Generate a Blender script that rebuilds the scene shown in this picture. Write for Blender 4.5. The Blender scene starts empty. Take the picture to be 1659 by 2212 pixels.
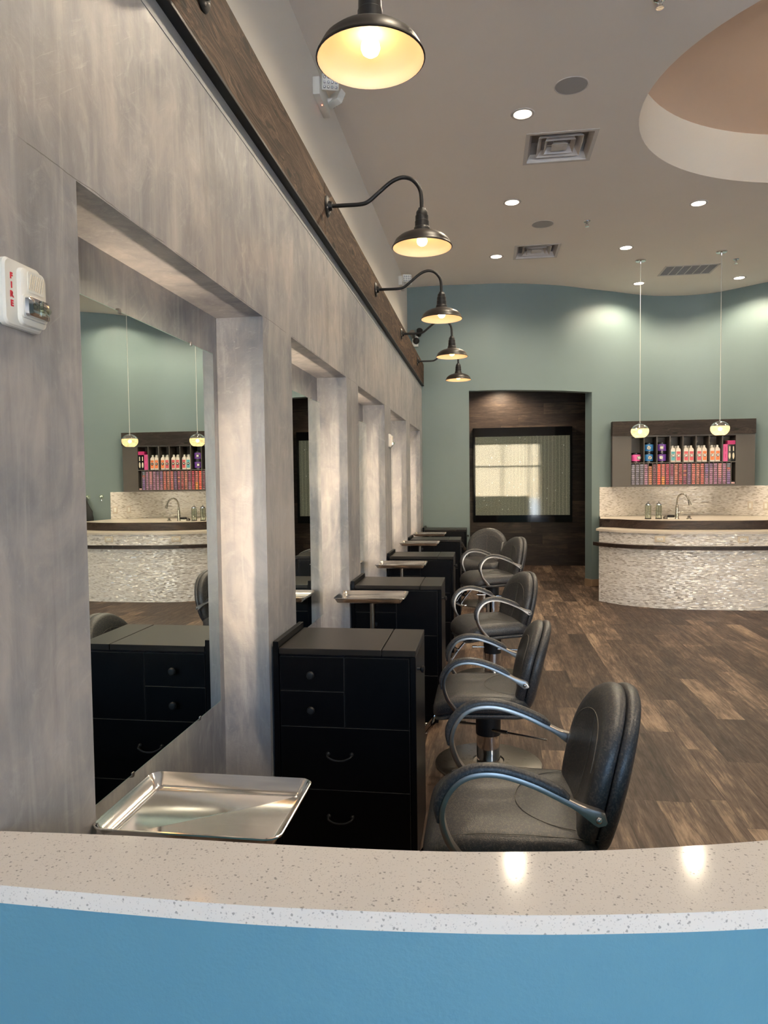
import bpy, bmesh, math, random
from mathutils import Vector, Matrix
random.seed(7)
PI = math.pi
sc = bpy.context.scene
COL = sc.collection
D = bpy.data

# ------------------------------------------------------------------ camera numbers (fitted to the photograph)
F_PX, YAW, PITCH, ROLL = 1534.08, 0.142, -0.0458, -0.0122
CAMX, CAMZ = 0.8516, 1.55
S = 1.6803                      # spacing of the stations along the wall
ZC = 4.155                      # ceiling
NL, NR, NZ, ND = 0.8472 * S, 1.6023 * S, 2.188, -0.188   # niche: start, end, top, back plane

# ------------------------------------------------------------------ tagging
def tag(o, label=None, cat=None, group=None, kind=None):
    if label: o['label'] = label
    if cat: o['category'] = cat
    if group: o['group'] = group
    if kind: o['kind'] = kind
    return o

def thing(name, label, cat, loc=(0, 0, 0), rz=0.0, group=None):
    o = D.objects.new(name, None); COL.objects.link(o)
    o.empty_display_size = 0.1
    o.location = loc; o.rotation_euler = (0, 0, rz)
    return tag(o, label, cat, group)

# ------------------------------------------------------------------ node helpers
class NT:
    def __init__(s, name):
        s.m = D.materials.new(name); s.m.use_nodes = True
        s.t = s.m.node_tree; s.t.nodes.clear()
        s.out = s.t.nodes.new('ShaderNodeOutputMaterial')
    def n(s, ty, props=None, **inp):
        nd = s.t.nodes.new(ty)
        for k, v in (props or {}).items(): setattr(nd, k, v)
        for k, v in inp.items():
            k2 = k.replace('_', ' ')
            sock = nd.inputs[int(k[1:])] if (k[0] == 'i' and k[1:].isdigit()) else nd.inputs[k2]
            s.put(sock, v)
        return nd
    def put(s, sock, v):
        if isinstance(v, bpy.types.NodeSocket): s.t.links.new(v, sock)
        elif isinstance(v, bpy.types.Node): s.t.links.new(v.outputs[0], sock)
        else:
            if isinstance(v, (tuple, list)) and len(v) == 3 and sock.type == 'RGBA': v = (*v, 1)
            sock.default_value = v
    def math(s, op, a, b=0.0, c=0.0):
        return s.n('ShaderNodeMath', {'operation': op}, i0=a, i1=b, i2=c).outputs[0]
    def mix(s, fac, a, b, mode='MIX'):
        nd = s.t.nodes.new('ShaderNodeMix'); nd.data_type = 'RGBA'; nd.blend_type = mode
        s.put(nd.inputs[0], fac); s.put(nd.inputs[6], a); s.put(nd.inputs[7], b)
        return nd.outputs[2]
    def ramp(s, fac, stops):
        nd = s.t.nodes.new('ShaderNodeValToRGB'); e = nd.color_ramp.elements
        while len(e) < len(stops): e.new(0.5)
        for i, (p, c) in enumerate(stops):
            e[i].position = p; e[i].color = (*c, 1) if len(c) == 3 else c
        s.put(nd.inputs[0], fac); return nd.outputs[0]
    def maprange(s, v, a, b, c=0.0, d=1.0):
        return s.n('ShaderNodeMapRange', None, i0=v, i1=a, i2=b, i3=c, i4=d).outputs[0]
    def obj(s): return s.n('ShaderNodeTexCoord').outputs['Object']
    def uv(s): return s.n('ShaderNodeTexCoord').outputs['UV']
    def sep(s, v):
        nd = s.n('ShaderNodeSeparateXYZ', None, i0=v); return nd.outputs
    def comb(s, x, y, z): return s.n('ShaderNodeCombineXYZ', None, i0=x, i1=y, i2=z).outputs[0]
    def mapv(s, v, scale=(1, 1, 1), loc=(0, 0, 0)):
        return s.n('ShaderNodeMapping', None, i0=v, i1=loc, i3=scale).outputs[0]
    def noise(s, v, scale=5, detail=4, rough=0.55, dist=0.0):
        return s.n('ShaderNodeTexNoise', None, Vector=v, Scale=scale, Detail=detail, Roughness=rough, Distortion=dist).outputs[0]
    def bump(s, h, strength=0.3, dist=0.01, normal=None):
        nd = s.n('ShaderNodeBump', None, Height=h, Strength=strength, Distance=dist)
        if normal is not None: s.put(nd.inputs['Normal'], normal)
        return nd.outputs[0]
    def pr(s, **k):
        nd = s.t.nodes.new('ShaderNodeBsdfPrincipled')
        for a, v in k.items(): s.put(nd.inputs[a.replace('_', ' ')], v)
        return nd
    def done(s, sh):
        s.t.links.new(sh.outputs[0] if isinstance(sh, bpy.types.Node) else sh, s.out.inputs[0]); return s.m
    def cells(s, u, v, w, h, seed=0.0):
        """running-bond cells: returns (random value, random colour, edge distance u, edge distance v)"""
        rv = s.math('DIVIDE', v, h); row = s.math('FLOOR', rv)
        rr = s.n('ShaderNodeTexWhiteNoise', {'noise_dimensions': '1D'}, W=s.math('ADD', row, seed + 0.37)).outputs[0]
        cu = s.math('ADD', s.math('DIVIDE', u, w), rr); colm = s.math('FLOOR', cu)
        wn = s.n('ShaderNodeTexWhiteNoise', {'noise_dimensions': '3D'}, Vector=s.comb(colm, row, seed))
        fu = s.math('FRACT', cu); fv = s.math('FRACT', rv)
        eu = s.math('MULTIPLY', s.math('MINIMUM', fu, s.math('SUBTRACT', 1.0, fu)), w)
        ev = s.math('MULTIPLY', s.math('MINIMUM', fv, s.math('SUBTRACT', 1.0, fv)), h)
        return wn.outputs[0], wn.outputs[1], eu, ev

def simple(name, col, rough=0.5, metal=0.0, var=0.06, nscale=8.0, bump=0.0, bscale=60.0, spec=0.5, coat=0.0):
    t = NT(name); o = t.obj()
    nz = t.noise(o, nscale, 3)
    c2 = tuple(max(0, min(1, x * (1 + var))) for x in col); c1 = tuple(x * (1 - var) for x in col)
    k = dict(Base_Color=t.mix(nz, c1, c2), Roughness=rough, Metallic=metal, Specular_IOR_Level=spec, Coat_Weight=coat)
    if bump: k['Normal'] = t.bump(t.noise(o, bscale, 3), bump, 0.002)
    return t.done(t.pr(**k))

def emit(name, col, strength):
    t = NT(name); return t.done(t.n('ShaderNodeEmission', None, Color=(*col, 1), Strength=strength))

M = {}
# plaster wall
def m_plaster():
    t = NT('polished_grey_plaster'); o = t.obj(); x, y, z = t.sep(o)
    big = t.noise(o, 1.1, 5, 0.6, 0.5)
    med = t.noise(t.mapv(o, (1.0, 1.0, 0.55)), 4.2, 6, 0.62, 1.4)
    st = t.noise(t.mapv(o, (5.0, 7.5, 0.75)), 1.3, 6, 0.66, 0.9)
    drip = t.noise(t.mapv(o, (26, 26, 1.9)), 1.0, 5, 0.62, 0.5)
    tr = t.noise(t.mapv(o, (7, 7, 7)), 1.0, 7, 0.72, 1.8)
    d1 = t.math('ADD', t.math('MULTIPLY', y, 0.80), t.math('MULTIPLY', z, 0.60)); d2 = t.math('SUBTRACT', t.math('MULTIPLY', z, 0.80), t.math('MULTIPLY', y, 0.60))
    scr = t.noise(t.comb(t.math('MULTIPLY', d1, 5.0), t.math('MULTIPLY', d2, 90.0), t.math('MULTIPLY', x, 30.0)), 1.0, 4, 0.6, 0.9)
    base = t.ramp(t.maprange(t.math('ADD', t.math('MULTIPLY', big, 0.55), t.math('MULTIPLY', med, 0.45)), 0.38, 0.62), [(0.0, (0.180, 0.184, 0.212)), (0.5, (0.285, 0.280, 0.292)), (1.0, (0.415, 0.385, 0.372))])
    base = t.mix(t.maprange(st, 0.52, 0.70, 0.0, 0.50), base, (0.185, 0.178, 0.185))
    base = t.mix(t.maprange(st, 0.45, 0.30, 0.0, 0.50), base, (0.47, 0.435, 0.415))
    base = t.mix(t.maprange(drip, 0.56, 0.70, 0.0, 0.30), base, (0.50, 0.485, 0.48))
    base = t.mix(t.maprange(drip, 0.42, 0.30, 0.0, 0.25), base, (0.19, 0.18, 0.19))
    base = t.mix(t.maprange(tr, 0.55, 0.72, 0.0, 0.34), base, (0.50, 0.485, 0.48))
    smask = t.maprange(t.noise(o, 2.2, 3), 0.5, 0.62)
    base = t.mix(t.math('MULTIPLY', smask, t.maprange(scr, 0.62, 0.74, 0.0, 0.40)), base, (0.56, 0.545, 0.54))
    fine = scr
    wob = t.math('MULTIPLY', t.math('SUBTRACT', t.noise(o, 9, 3), 0.5), 0.012)
    ln = t.math('ABSOLUTE', t.math('SUBTRACT', t.math('ADD', z, wob), NZ + 0.004))
    crack = t.maprange(ln, 0.0005, 0.0016, 0.75, 0.0)
    crack = t.math('MULTIPLY', crack, t.maprange(t.noise(t.mapv(o, (1, 3, 1)), 2.0, 2), 0.42, 0.5))
    base = t.mix(crack, base, (0.06, 0.055, 0.05))
    hs = t.math('ADD', t.math('MULTIPLY', tr, 0.6), t.math('MULTIPLY', fine, 0.5))
    return t.done(t.pr(Base_Color=base, Roughness=t.maprange(tr, 0.3, 0.7, 0.50, 0.36), Normal=t.bump(hs, 0.22, 0.006)))
M['plaster'] = m_plaster()

def m_planks(name, axis, stops, w, h, grain=(14, 1.4), rough=0.42, seam=0.0014, seed=0.0, contrast=1.0):
    """axis: 'floor' planks run along y; 'wall' boards run along x on an xz wall"""
    t = NT(name); o = t.obj(); x, y, z = t.sep(o)
    u, v = (y, x) if axis == 'floor' else (x, z)
    r, rc, eu, ev = t.cells(u, v, w, h, seed)
    off = t.math('MULTIPLY', r, 37.0)
    gv = t.comb(t.math('MULTIPLY', u, grain[1]), t.math('ADD', t.math('MULTIPLY', v, grain[0]), off), off)
    g1 = t.noise(gv, 1.0, 7, 0.68, 1.1)
    g2 = t.noise(t.comb(t.math('MULTIPLY', u, grain[1] * 5), t.math('ADD', t.math('MULTIPLY', v, grain[0] * 6), off), off), 1.0, 5, 0.7, 0.7)
    g3 = t.noise(t.comb(t.math('MULTIPLY', u, 2.6), t.math('MULTIPLY', v, 4.5), off), 1.0, 4, 0.6, 0.6)
    a = t.math('ADD', t.math('MULTIPLY', r, 0.50 * contrast), t.math('MULTIPLY', t.math('SUBTRACT', g1, 0.5), 1.5))
    a = t.math('ADD', a, t.math('MULTIPLY', t.math('SUBTRACT', g2, 0.5), 0.8))
    a = t.math('ADD', a, t.math('MULTIPLY', t.math('SUBTRACT', g3, 0.5), 0.85))
    c = t.ramp(t.math('ADD', a, 0.25), stops)
    e = t.math('MINIMUM', eu, ev)
    c = t.mix(t.maprange(e, seam * 0.4, seam, 0.8, 0.0), c, tuple(q * 0.35 for q in stops[0][1]))
    return t.done(t.pr(Base_Color=c, Roughness=t.maprange(g2, 0.3, 0.7, rough + 0.08, rough - 0.06), Specular_IOR_Level=0.28, Normal=t.bump(t.math('ADD', g1, g2), 0.10, 0.003)))
M['floor'] = m_planks('vinyl_plank_floor', 'floor', [(0.0, (0.023, 0.0135, 0.0095)), (0.34, (0.056, 0.034, 0.024)), (0.62, (0.112, 0.072, 0.050)), (1.0, (0.31, 0.215, 0.142))], 0.92, 0.165, rough=0.5, contrast=0.9)
M['darkplank'] = m_planks('dark_wood_planks', 'wall', [(0.0, (0.020, 0.0145, 0.012)), (0.5, (0.052, 0.036, 0.028)), (1.0, (0.12, 0.082, 0.058))], 1.3, 0.19, (16, 1.8), 0.38, 0.0018, 5.0, 0.8)

def m_wood(name, stops, axis=1, scale=1.0, rough=0.45, knots=True, spec=0.35):
    t = NT(name); o = t.obj(); p = t.sep(o)
    al = p[axis]; ot = [p[i] for i in range(3) if i != axis]
    ac = t.math('ADD', ot[0], t.math('MULTIPLY', ot[1], 1.0))
    warp = t.noise(t.comb(t.math('MULTIPLY', al, 1.7), t.math('MULTIPLY', ot[1], 9), t.math('MULTIPLY', ot[0], 9)), 1.0, 3, 0.5, 1.0)
    kd = t.n('ShaderNodeTexVoronoi', {'feature': 'F1', 'voronoi_dimensions': '2D'}, Vector=t.comb(t.math('MULTIPLY', al, 1.7), t.math('MULTIPLY', ot[1], 4.2), 0.0), Scale=1.0).outputs[0]
    k = t.maprange(kd, 0.30, 0.05)
    gr = t.noise(t.comb(t.math('MULTIPLY', al, 0.9 * scale), t.math('ADD', t.math('MULTIPLY', ac, 40 * scale), t.math('MULTIPLY', warp, 9)), t.math('MULTIPLY', k, 2.5)), 1.0, 6, 0.7, 0.6)
    f2 = t.noise(t.comb(t.math('MULTIPLY', al, 4 * scale), t.math('MULTIPLY', ac, 170 * scale), 0.0), 1.0, 4, 0.7)
    a = t.math('ADD', t.math('MULTIPLY', gr, 0.9), t.math('MULTIPLY', t.math('SUBTRACT', f2, 0.5), 0.35))
    c = t.ramp(t.maprange(a, 0.30, 0.60), stops)
    if knots:
        c = t.mix(t.maprange(kd, 0.075, 0.045, 0.0, 0.85), c, tuple(q * 0.3 for q in stops[0][1]))
    return t.done(t.pr(Base_Color=c, Roughness=rough, Specular_IOR_Level=spec, Normal=t.bump(t.math('ADD', gr, f2), 0.4, 0.004)))
M['beam'] = m_wood('stained_beam_wood', [(0.0, (0.018, 0.0100, 0.0065)), (0.5, (0.058, 0.0335, 0.0215)), (1.0, (0.165, 0.099, 0.061))], rough=.6, spec=.18)
M['espresso'] = m_wood('espresso_wood', [(0.0, (0.012, 0.0075, 0.006)), (0.55, (0.032, 0.020, 0.016)), (1.0, (0.075, 0.047, 0.036))], axis=0, rough=0.35, knots=False)
M['fascia'] = m_wood('dark_fascia_wood', [(0.0, (0.012, 0.0085, 0.007)), (0.55, (0.028, 0.020, 0.016)), (1.0, (0.062, 0.045, 0.034))], axis=0, rough=0.5, spec=.25)

def m_mosaic():
    t = NT('pearl_strip_mosaic'); u, v, _ = t.sep(t.uv())
    r, rc, eu, ev = t.cells(u, v, 0.034, 0.0085, 2.0)
    r2, rc2, _, _ = t.cells(u, v, 0.034, 0.0085, 9.0)
    c = t.ramp(r, [(0.0, (0.40, 0.355, 0.31)), (0.13, (0.60, 0.55, 0.49)), (0.4, (0.74, 0.70, 0.66)), (1.0, (0.84, 0.80, 0.75))])
    c = t.mix(t.maprange(t.math('MINIMUM', eu, ev), 0.0003, 0.0008, 0.5, 0.0), c, (0.52, 0.44, 0.40))
    g = t.n('ShaderNodeNewGeometry').outputs['Normal']
    rv = t.n('ShaderNodeVectorMath', {'operation': 'SUBTRACT'}, i0=rc, i1=(0.5, 0.5, 0.5)).outputs[0]
    sv = t.n('ShaderNodeVectorMath', {'operation': 'MULTIPLY'}, i0=rv, i1=(0.36, 0.10, 0.36)).outputs[0]
    nn = t.n('ShaderNodeVectorMath', {'operation': 'NORMALIZE'}, i0=t.n('ShaderNodeVectorMath', {'operation': 'ADD'}, i0=g, i1=sv).outputs[0]).outputs[0]
    return t.done(t.pr(Base_Color=c, Roughness=0.13, Normal=t.bump(t.noise(t.uv(), 60, 2), 0.25, 0.002, nn), Specular_IOR_Level=0.75))
M['mosaic'] = m_mosaic()

def m_quartz():
    t = NT('speckled_quartz'); o = t.obj()
    dw = t.n('ShaderNodeVectorMath', {'operation': 'ADD'}, i0=o, i1=t.n('ShaderNodeVectorMath', {'operation': 'SCALE'}, i0=t.n('ShaderNodeTexNoise', None, Vector=o, Scale=260.0).outputs[1], Scale=0.004).outputs[0]).outputs[0]
    v1 = t.n('ShaderNodeTexVoronoi', {'feature': 'F1'}, Vector=dw, Scale=150.0)
    wn = t.n('ShaderNodeTexWhiteNoise', {'noise_dimensions': '3D'}, Vector=v1.outputs['Color']).outputs[0]
    spot = t.math('MULTIPLY', t.maprange(v1.outputs[0], 0.36, 0.22), t.maprange(wn, 0.70, 0.85))
    v2 = t.n('ShaderNodeTexVoronoi', {'feature': 'F1'}, Vector=dw, Scale=330.0)
    w2 = t.n('ShaderNodeTexWhiteNoise', {'noise_dimensions': '3D'}, Vector=v2.outputs['Color']).outputs[0]
    spot2 = t.math('MULTIPLY', t.maprange(v2.outputs[0], 0.42, 0.25), t.maprange(w2, 0.62, 0.8))
    c = t.mix(t.noise(o, 3, 3), (0.60, 0.555, 0.51), (0.66, 0.615, 0.565))
    c = t.mix(t.math('MULTIPLY', spot, 0.75), c, (0.22, 0.20, 0.185))
    c = t.mix(t.math('MULTIPLY', spot2, 0.5), c, (0.30, 0.27, 0.25))
    return t.done(t.pr(Base_Color=c, Roughness=0.10, Specular_IOR_Level=0.17))
M['quartz'] = m_quartz()

def m_vinyl(name, col, col2):
    t = NT(name); o = t.obj()
    v = t.n('ShaderNodeTexVoronoi', {'feature': 'F1', 'distance': 'CHEBYCHEV'}, Vector=t.mapv(o, (1.0, 0.55, 0.8)), Scale=260.0)
    wn = t.n('ShaderNodeTexWhiteNoise', {'noise_dimensions': '3D'}, Vector=v.outputs['Color']).outputs[0]
    c = t.mix(t.maprange(wn, 0.55, 0.85), col, col2)
    b = t.n('ShaderNodeTexVoronoi', {'feature': 'F1'}, Vector=o, Scale=330.0).outputs[0]
    return t.done(t.pr(Base_Color=c, Roughness=0.40, Normal=t.bump(b, 0.30, 0.0012), Specular_IOR_Level=0.6))
M['vinyl'] = m_vinyl('charcoal_textured_vinyl', (0.031, 0.032, 0.037), (0.074, 0.068, 0.061))

def m_metal(name, col, rough, aniso=0.0):
    t = NT(name); o = t.obj()
    n = t.noise(t.mapv(o, (8, 60, 60)), 3, 3)
    return t.done(t.pr(Base_Color=t.mix(n, tuple(x * 0.94 for x in col), col), Metallic=1.0, Roughness=t.maprange(n, 0.3, 0.7, rough * 0.9, rough * 1.1), Anisotropic=aniso))
M['pewter'] = m_metal('pewter_metal', (0.42, 0.39, 0.365), 0.36)
M['chrome'] = m_metal('chrome', (0.75, 0.75, 0.76), 0.08)
M['steelbase'] = m_metal('dark_steel', (0.22, 0.20, 0.18), 0.30)
M['alu'] = m_metal('aluminium_pan', (0.90, 0.89, 0.87), 0.13)
M['nickel'] = m_metal('brushed_nickel', (0.42, 0.40, 0.36), 0.28)
M['bronze'] = simple('dark_bronze_enamel', (0.020, 0.016, 0.0135), 0.40, 0.0, 0.1, spec=0.38)
M['blackiron'] = simple('black_iron', (0.012, 0.012, 0.013), 0.44, 0.0, 0.1, spec=0.35)
M['lining'] = simple('white_enamel', (0.82, 0.76, 0.66), 0.35, 0.0, 0.02)
M['black'] = simple('black_laminate', (0.0022, 0.0024, 0.0036), 0.36, 0.0, 0.12, 4, spec=0.13)
M['worn_edge'] = simple('worn_laminate_edge', (0.05, 0.047, 0.045), 0.5)
M['blacktop'] = simple('black_worktop_laminate', (0.017, 0.0145, 0.013), 0.36, 0.0, 0.08, 4, spec=0.22)
M['blackgloss'] = simple('black_gloss', (0.005, 0.005, 0.006), 0.06)
M['gap'] = simple('dark_gap', (0.004, 0.004, 0.004), 0.8)
M['white_paint'] = simple('white_wall_paint', (0.84, 0.785, 0.71), 0.6, 0, 0.03, 2, 0.08, 90)
M['ceil_paint'] = simple('ceiling_paint', (0.84, 0.765, 0.685), 0.7, 0, 0.03, 1.5, 0.06, 80)
M['cove_paint'] = simple('cove_side_paint', (0.86, 0.78, 0.65), 0.7, 0, 0.03, 1.5)
M['dome_paint'] = simple('tan_dome_paint', (0.74, 0.55, 0.42), 0.7, 0, 0.06, 1.2)
M['teal'] = simple('blue_green_wall_paint', (0.165, 0.218, 0.222), 0.5, 0, 0.04, 2, 0.10, 110)
M['blue'] = simple('blue_counter_paint', (0.092, 0.235, 0.325), 0.42, 0, 0.05, 3, 0.35, 150)
M['tan_base'] = simple('tan_rubber_base', (0.30, 0.20, 0.125), 0.5)
M['taupe'] = simple('taupe_laminate', (0.085, 0.074, 0.064), 0.5, 0, 0.04, 6, 0.03)
M['stone'] = simple('cream_stone', (0.60, 0.53, 0.45), 0.3, 0, 0.06, 40)
M['white_plastic'] = simple('white_plastic', (0.78, 0.76, 0.70), 0.35, 0, 0.02)
M['ivory'] = simple('ivory_plastic', (0.66, 0.57, 0.44), 0.4, 0, 0.02)
M['grey_grille'] = simple('grey_speaker_grille', (0.36, 0.345, 0.335), 0.7, 0, 0.05, 300)
M['vent_paint'] = simple('vent_white_metal', (0.58, 0.53, 0.49), 0.5, 0, 0.02)
M['lens_plastic'] = simple('lens_plastic', (0.70, 0.69, 0.68), 0.08, 0.5, 0.02)
M['red'] = simple('red_lettering', (0.62, 0.02, 0.04), 0.5)
M['stitch'] = simple('grey_thread', (0.16, 0.145, 0.125), 0.7)
M['bag'] = simple('black_fabric', (0.012, 0.012, 0.013), 0.7, 0, 0.2, 40, 0.4, 200)
M['exterior'] = simple('tan_stucco', (0.52, 0.40, 0.27), 0.9, 0, 0.12, 1.2)
M['pavement'] = simple('concrete_pavement', (0.42, 0.40, 0.38), 0.9, 0, 0.12, 1.0)
M['cream_plastic'] = simple('cream_bottle_plastic', (0.80, 0.74, 0.66), 0.35, 0, 0.02)
M['down'] = emit('warm_downlight', (1.0, 0.86, 0.66), 14.0)
M['bulb'] = emit('warm_bulb', (1.0, 0.50, 0.17), 17.0)
M['strip'] = emit('added_mirror_strip', (1.0, 0.78, 0.55), 48.0)
M['pbulb'] = emit('pendant_bulb', (1.0, 0.80, 0.48), 30.0)
M['dbulb'] = emit('added_dome_bulb', (1.0, .78, .52), 45.0)
M['led'] = emit('red_indicator', (1.0, 0.12, 0.06), 6.0)

def m_mirror():
    t = NT('mirror_silver'); o = t.obj()
    return t.done(t.pr(Base_Color=t.mix(t.noise(o, 2, 2), (0.80, 0.84, 0.81), (0.81, 0.85, 0.82)), Metallic=1.0, Roughness=0.0))
M['mirror'] = m_mirror()
M['mirror_edge'] = simple('mirror_glass_edge', (0.45, 0.62, 0.55), 0.15, 0, 0.05)

def m_glass(name, tint, refl=1.0, ior=1.5, ripple=0.0):
    t = NT(name)
    fr = t.n('ShaderNodeFresnel', None, IOR=ior).outputs[0]
    tr = t.n('ShaderNodeBsdfTransparent', None, Color=(*tint, 1)); gl = t.n('ShaderNodeBsdfGlossy', None, Color=(1, 1, 1, 1), Roughness=0.0)
    if ripple: t.put(gl.inputs['Normal'], t.bump(t.noise(t.mapv(t.obj(), (60, 60, 16)), 1.0, 3, 0.6), ripple, 0.004))
    mx = t.n('ShaderNodeMixShader', None, i0=t.math('MULTIPLY', fr, refl), i1=tr, i2=gl)
    return t.done(mx)
M['window_glass'] = m_glass('window_glass', (0.97, 0.99, 0.98))
M['clear'] = m_glass('clear_glass', (0.87, 0.92, 0.85), 0.9)
M['panel_glass'] = m_glass('panel_glass', (0.92, 0.94, 0.92), 1.0, 1.5, 0.025)

def m_shadeglass():
    t = NT('rippled_pendant_glass'); o = t.obj()
    rip = t.noise(t.mapv(o, (20, 20, 90)), 1.0, 3)
    tr = t.n('ShaderNodeBsdfTransparent', None, Color=(0.95, 0.90, 0.80, 1))
    tl = t.n('ShaderNodeBsdfTranslucent', None, Color=(0.95, 0.88, 0.72, 1))
    gl = t.n('ShaderNodeBsdfGlossy', None, Roughness=0.05)
    a = t.n('ShaderNodeMixShader', None, i0=t.maprange(rip, 0.35, 0.65, 0.35, 0.8), i1=tr, i2=tl)
    b = t.n('ShaderNodeMixShader', None, i0=0.07, i1=a, i2=gl)
    return t.done(b)
M['shadeglass'] = m_shadeglass()

def m_waterpanel():
    t = NT('beaded_water_mesh'); o = t.obj(); x, y, z = t.sep(o)
    sp = t.noise(t.mapv(o, (70, 1, 70)), 1.0, 3, 0.7)
    wv = t.math('ADD', x, t.math('MULTIPLY', t.noise(t.mapv(o, (3, 1, 1.3)), 1.0, 2), 0.02))
    st = t.math('ABSOLUTE', t.math('SUBTRACT', t.math('FRACT', t.math('DIVIDE', wv, 0.062)), 0.5))
    line = t.math('MULTIPLY', t.maprange(st, 0.10, 0.02, 0.0, 0.6), t.maprange(x, -0.25, 0.35, 0.15, 1.0))
    vor = t.n('ShaderNodeTexVoronoi', {'feature': 'F1'}, Vector=t.mapv(o, (16.1, 0, 11)), Scale=1.0)
    dot = t.maprange(vor.outputs[0], 0.11, 0.05)
    c = t.ramp(t.maprange(sp, 0.3, 0.7), [(0, (0.10, 0.094, 0.066)), (0.6, (0.19, 0.175, 0.125)), (1, (0.36, 0.33, 0.24))])
    c = t.mix(line, c, (0.50, 0.45, 0.32)); c = t.mix(dot, c, (0.95, 0.93, 0.85))
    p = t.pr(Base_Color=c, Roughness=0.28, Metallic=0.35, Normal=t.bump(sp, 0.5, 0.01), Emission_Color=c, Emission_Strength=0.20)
    return t.done(p)
M['water'] = m_waterpanel()

# ------------------------------------------------------------------ mesh helpers
class MB:
    def __init__(s):
        s.b = bmesh.new(); s.uvl = None
    def poly(s, pts):
        try: return s.b.faces.new([s.b.verts.new(p) for p in pts])
        except ValueError: return None
    def box(s, x0, x1, y0, y1, z0, z1, bev=0.0, seg=2):
        r = bmesh.ops.create_cube(s.b, size=1.0)
        vs = r['verts']
        for v in vs:
            v.co = Vector((x0 + (v.co.x + .5) * (x1 - x0), y0 + (v.co.y + .5) * (y1 - y0), z0 + (v.co.z + .5) * (z1 - z0)))
        if bev > 0:
            es = list({e for v in vs for e in v.link_edges})
            bmesh.ops.bevel(s.b, geom=es, offset=bev, segments=seg, profile=0.5, affect='EDGES')
        return s
    def loft(s, rings, cap0=True, cap1=True, closed=True):
        R = [[s.b.verts.new(p) for p in r] for r in rings]
        n = len(R[0])
        for a, b in zip(R, R[1:]):
            for i in range(n if closed else n - 1):
                j = (i + 1) % n
                try: s.b.faces.new((a[i], a[j], b[j], b[i]))
                except ValueError: pass
        if cap0: s.b.faces.new(list(reversed(R[0])))
        if cap1: s.b.faces.new(R[-1])
        return s
    def lathe(s, prof, n=32, c=(0, 0, 0), axis='z', cap0=False, cap1=False):
        rings = []
        for r, h in prof:
            ring = []
            for i in range(n):
                a = 2 * PI * i / n
                p = (r * math.cos(a), r * math.sin(a), h)
                if axis == 'x': p = (h, r * math.cos(a), r * math.sin(a))
                if axis == 'y': p = (r * math.sin(a), h, r * math.cos(a))
                ring.append((p[0] + c[0], p[1] + c[1], p[2] + c[2]))
            rings.append(ring)
        return s.loft(rings, cap0, cap1)
    def tube(s, path, r, n=10, caps=True):
        P = [Vector(p) for p in path]; rings = []
        t0 = (P[1] - P[0]).normalized()
        up = Vector((0, 0, 1)) if abs(t0.z) < 0.9 else Vector((1, 0, 0))
        nx = t0.cross(up).normalized()
        for i, p in enumerate(P):
            if i == 0: tg = P[1] - P[0]
            elif i == len(P) - 1: tg = P[-1] - P[-2]
            else: tg = P[i + 1] - P[i - 1]
            tg.normalize(); nx = (nx - tg * nx.dot(tg)).normalized(); ny = tg.cross(nx)
            rr = r[i] if isinstance(r, (list, tuple)) else r
            rings.append([p + (nx * math.cos(2 * PI * k / n) + ny * math.sin(2 * PI * k / n)) * rr for k in range(n)])
        return s.loft(rings, caps, caps)
    def sweep_xz(s, path, y0, sect):
        """sweep a section (y, outward normal) along a path in the xz plane; sect may be a function of the fraction along the path"""
        rings = []; n = len(path)
        for i, (x, z) in enumerate(path):
            a = path[max(0, i - 1)]; b = path[min(n - 1, i + 1)]
            tx, tz = b[0] - a[0], b[1] - a[1]; l = math.hypot(tx, tz) or 1
            nx, nz = tz / l, -tx / l
            if callable(sect): se = sect(i / (n - 1))
            else: se = sect
            rings.append([(x + nx * q, y0 + p, z + nz * q) for p, q in se])
        return s.loft(rings)
    def ribbon(s, front, back, z0, z1, uv=False):
        """solid between two plan polylines of equal length"""
        if uv and s.uvl is None: s.uvl = s.b.loops.layers.uv.new('UVMap')
        n = len(front); L = [0.0]
        for a, b in zip(front, front[1:]): L.append(L[-1] + math.hypot(b[0] - a[0], b[1] - a[1]))
        V = lambda p, z: s.b.verts.new((p[0], p[1], z))
        F0 = [V(p, z0) for p in front]; F1 = [V(p, z1) for p in front]
        B0 = [V(p, z0) for p in back]; B1 = [V(p, z1) for p in back]
        def q(vs, uvs):
            f = s.b.faces.new(vs)
            if s.uvl is not None:
                for lp, c in zip(f.loops, uvs): lp[s.uvl].uv = c
        for i in range(n - 1):
            a, b = L[i], L[i + 1]
            q((F0[i], F0[i + 1], F1[i + 1], F1[i]), ((a, z0), (b, z0), (b, z1), (a, z1)))
            q((B0[i + 1], B0[i], B1[i], B1[i + 1]), ((b, z0), (a, z0), (a, z1), (b, z1)))
            q((F1[i], F1[i + 1], B1[i + 1], B1[i]), ((a, z1), (b, z1), (b, z1 + .1), (a, z1 + .1)))
            q((F0[i + 1], F0[i], B0[i], B0[i + 1]), ((b, z0), (a, z0), (a, z0 - .1), (b, z0 - .1)))
        for i, (a, b) in ((0, (B0[0], F0[0])), (n - 1, (F0[-1], B0[-1]))):
            w = math.hypot(front[i][0] - back[i][0], front[i][1] - back[i][1])
            top = (F1[0], B1[0]) if i == 0 else (B1[-1], F1[-1])
            q((a, b, top[0], top[1]), ((0, z0), (w, z0), (w, z1), (0, z1)))
        return s
    def sphere(s, c, r, sx=1, sy=1, sz=1, u=16, v=10):
        m = Matrix.Translation(c) @ Matrix.Diagonal((sx, sy, sz, 1))
        bmesh.ops.create_uvsphere(s.b, u_segments=u, v_segments=v, radius=r, matrix=m); return s
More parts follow.
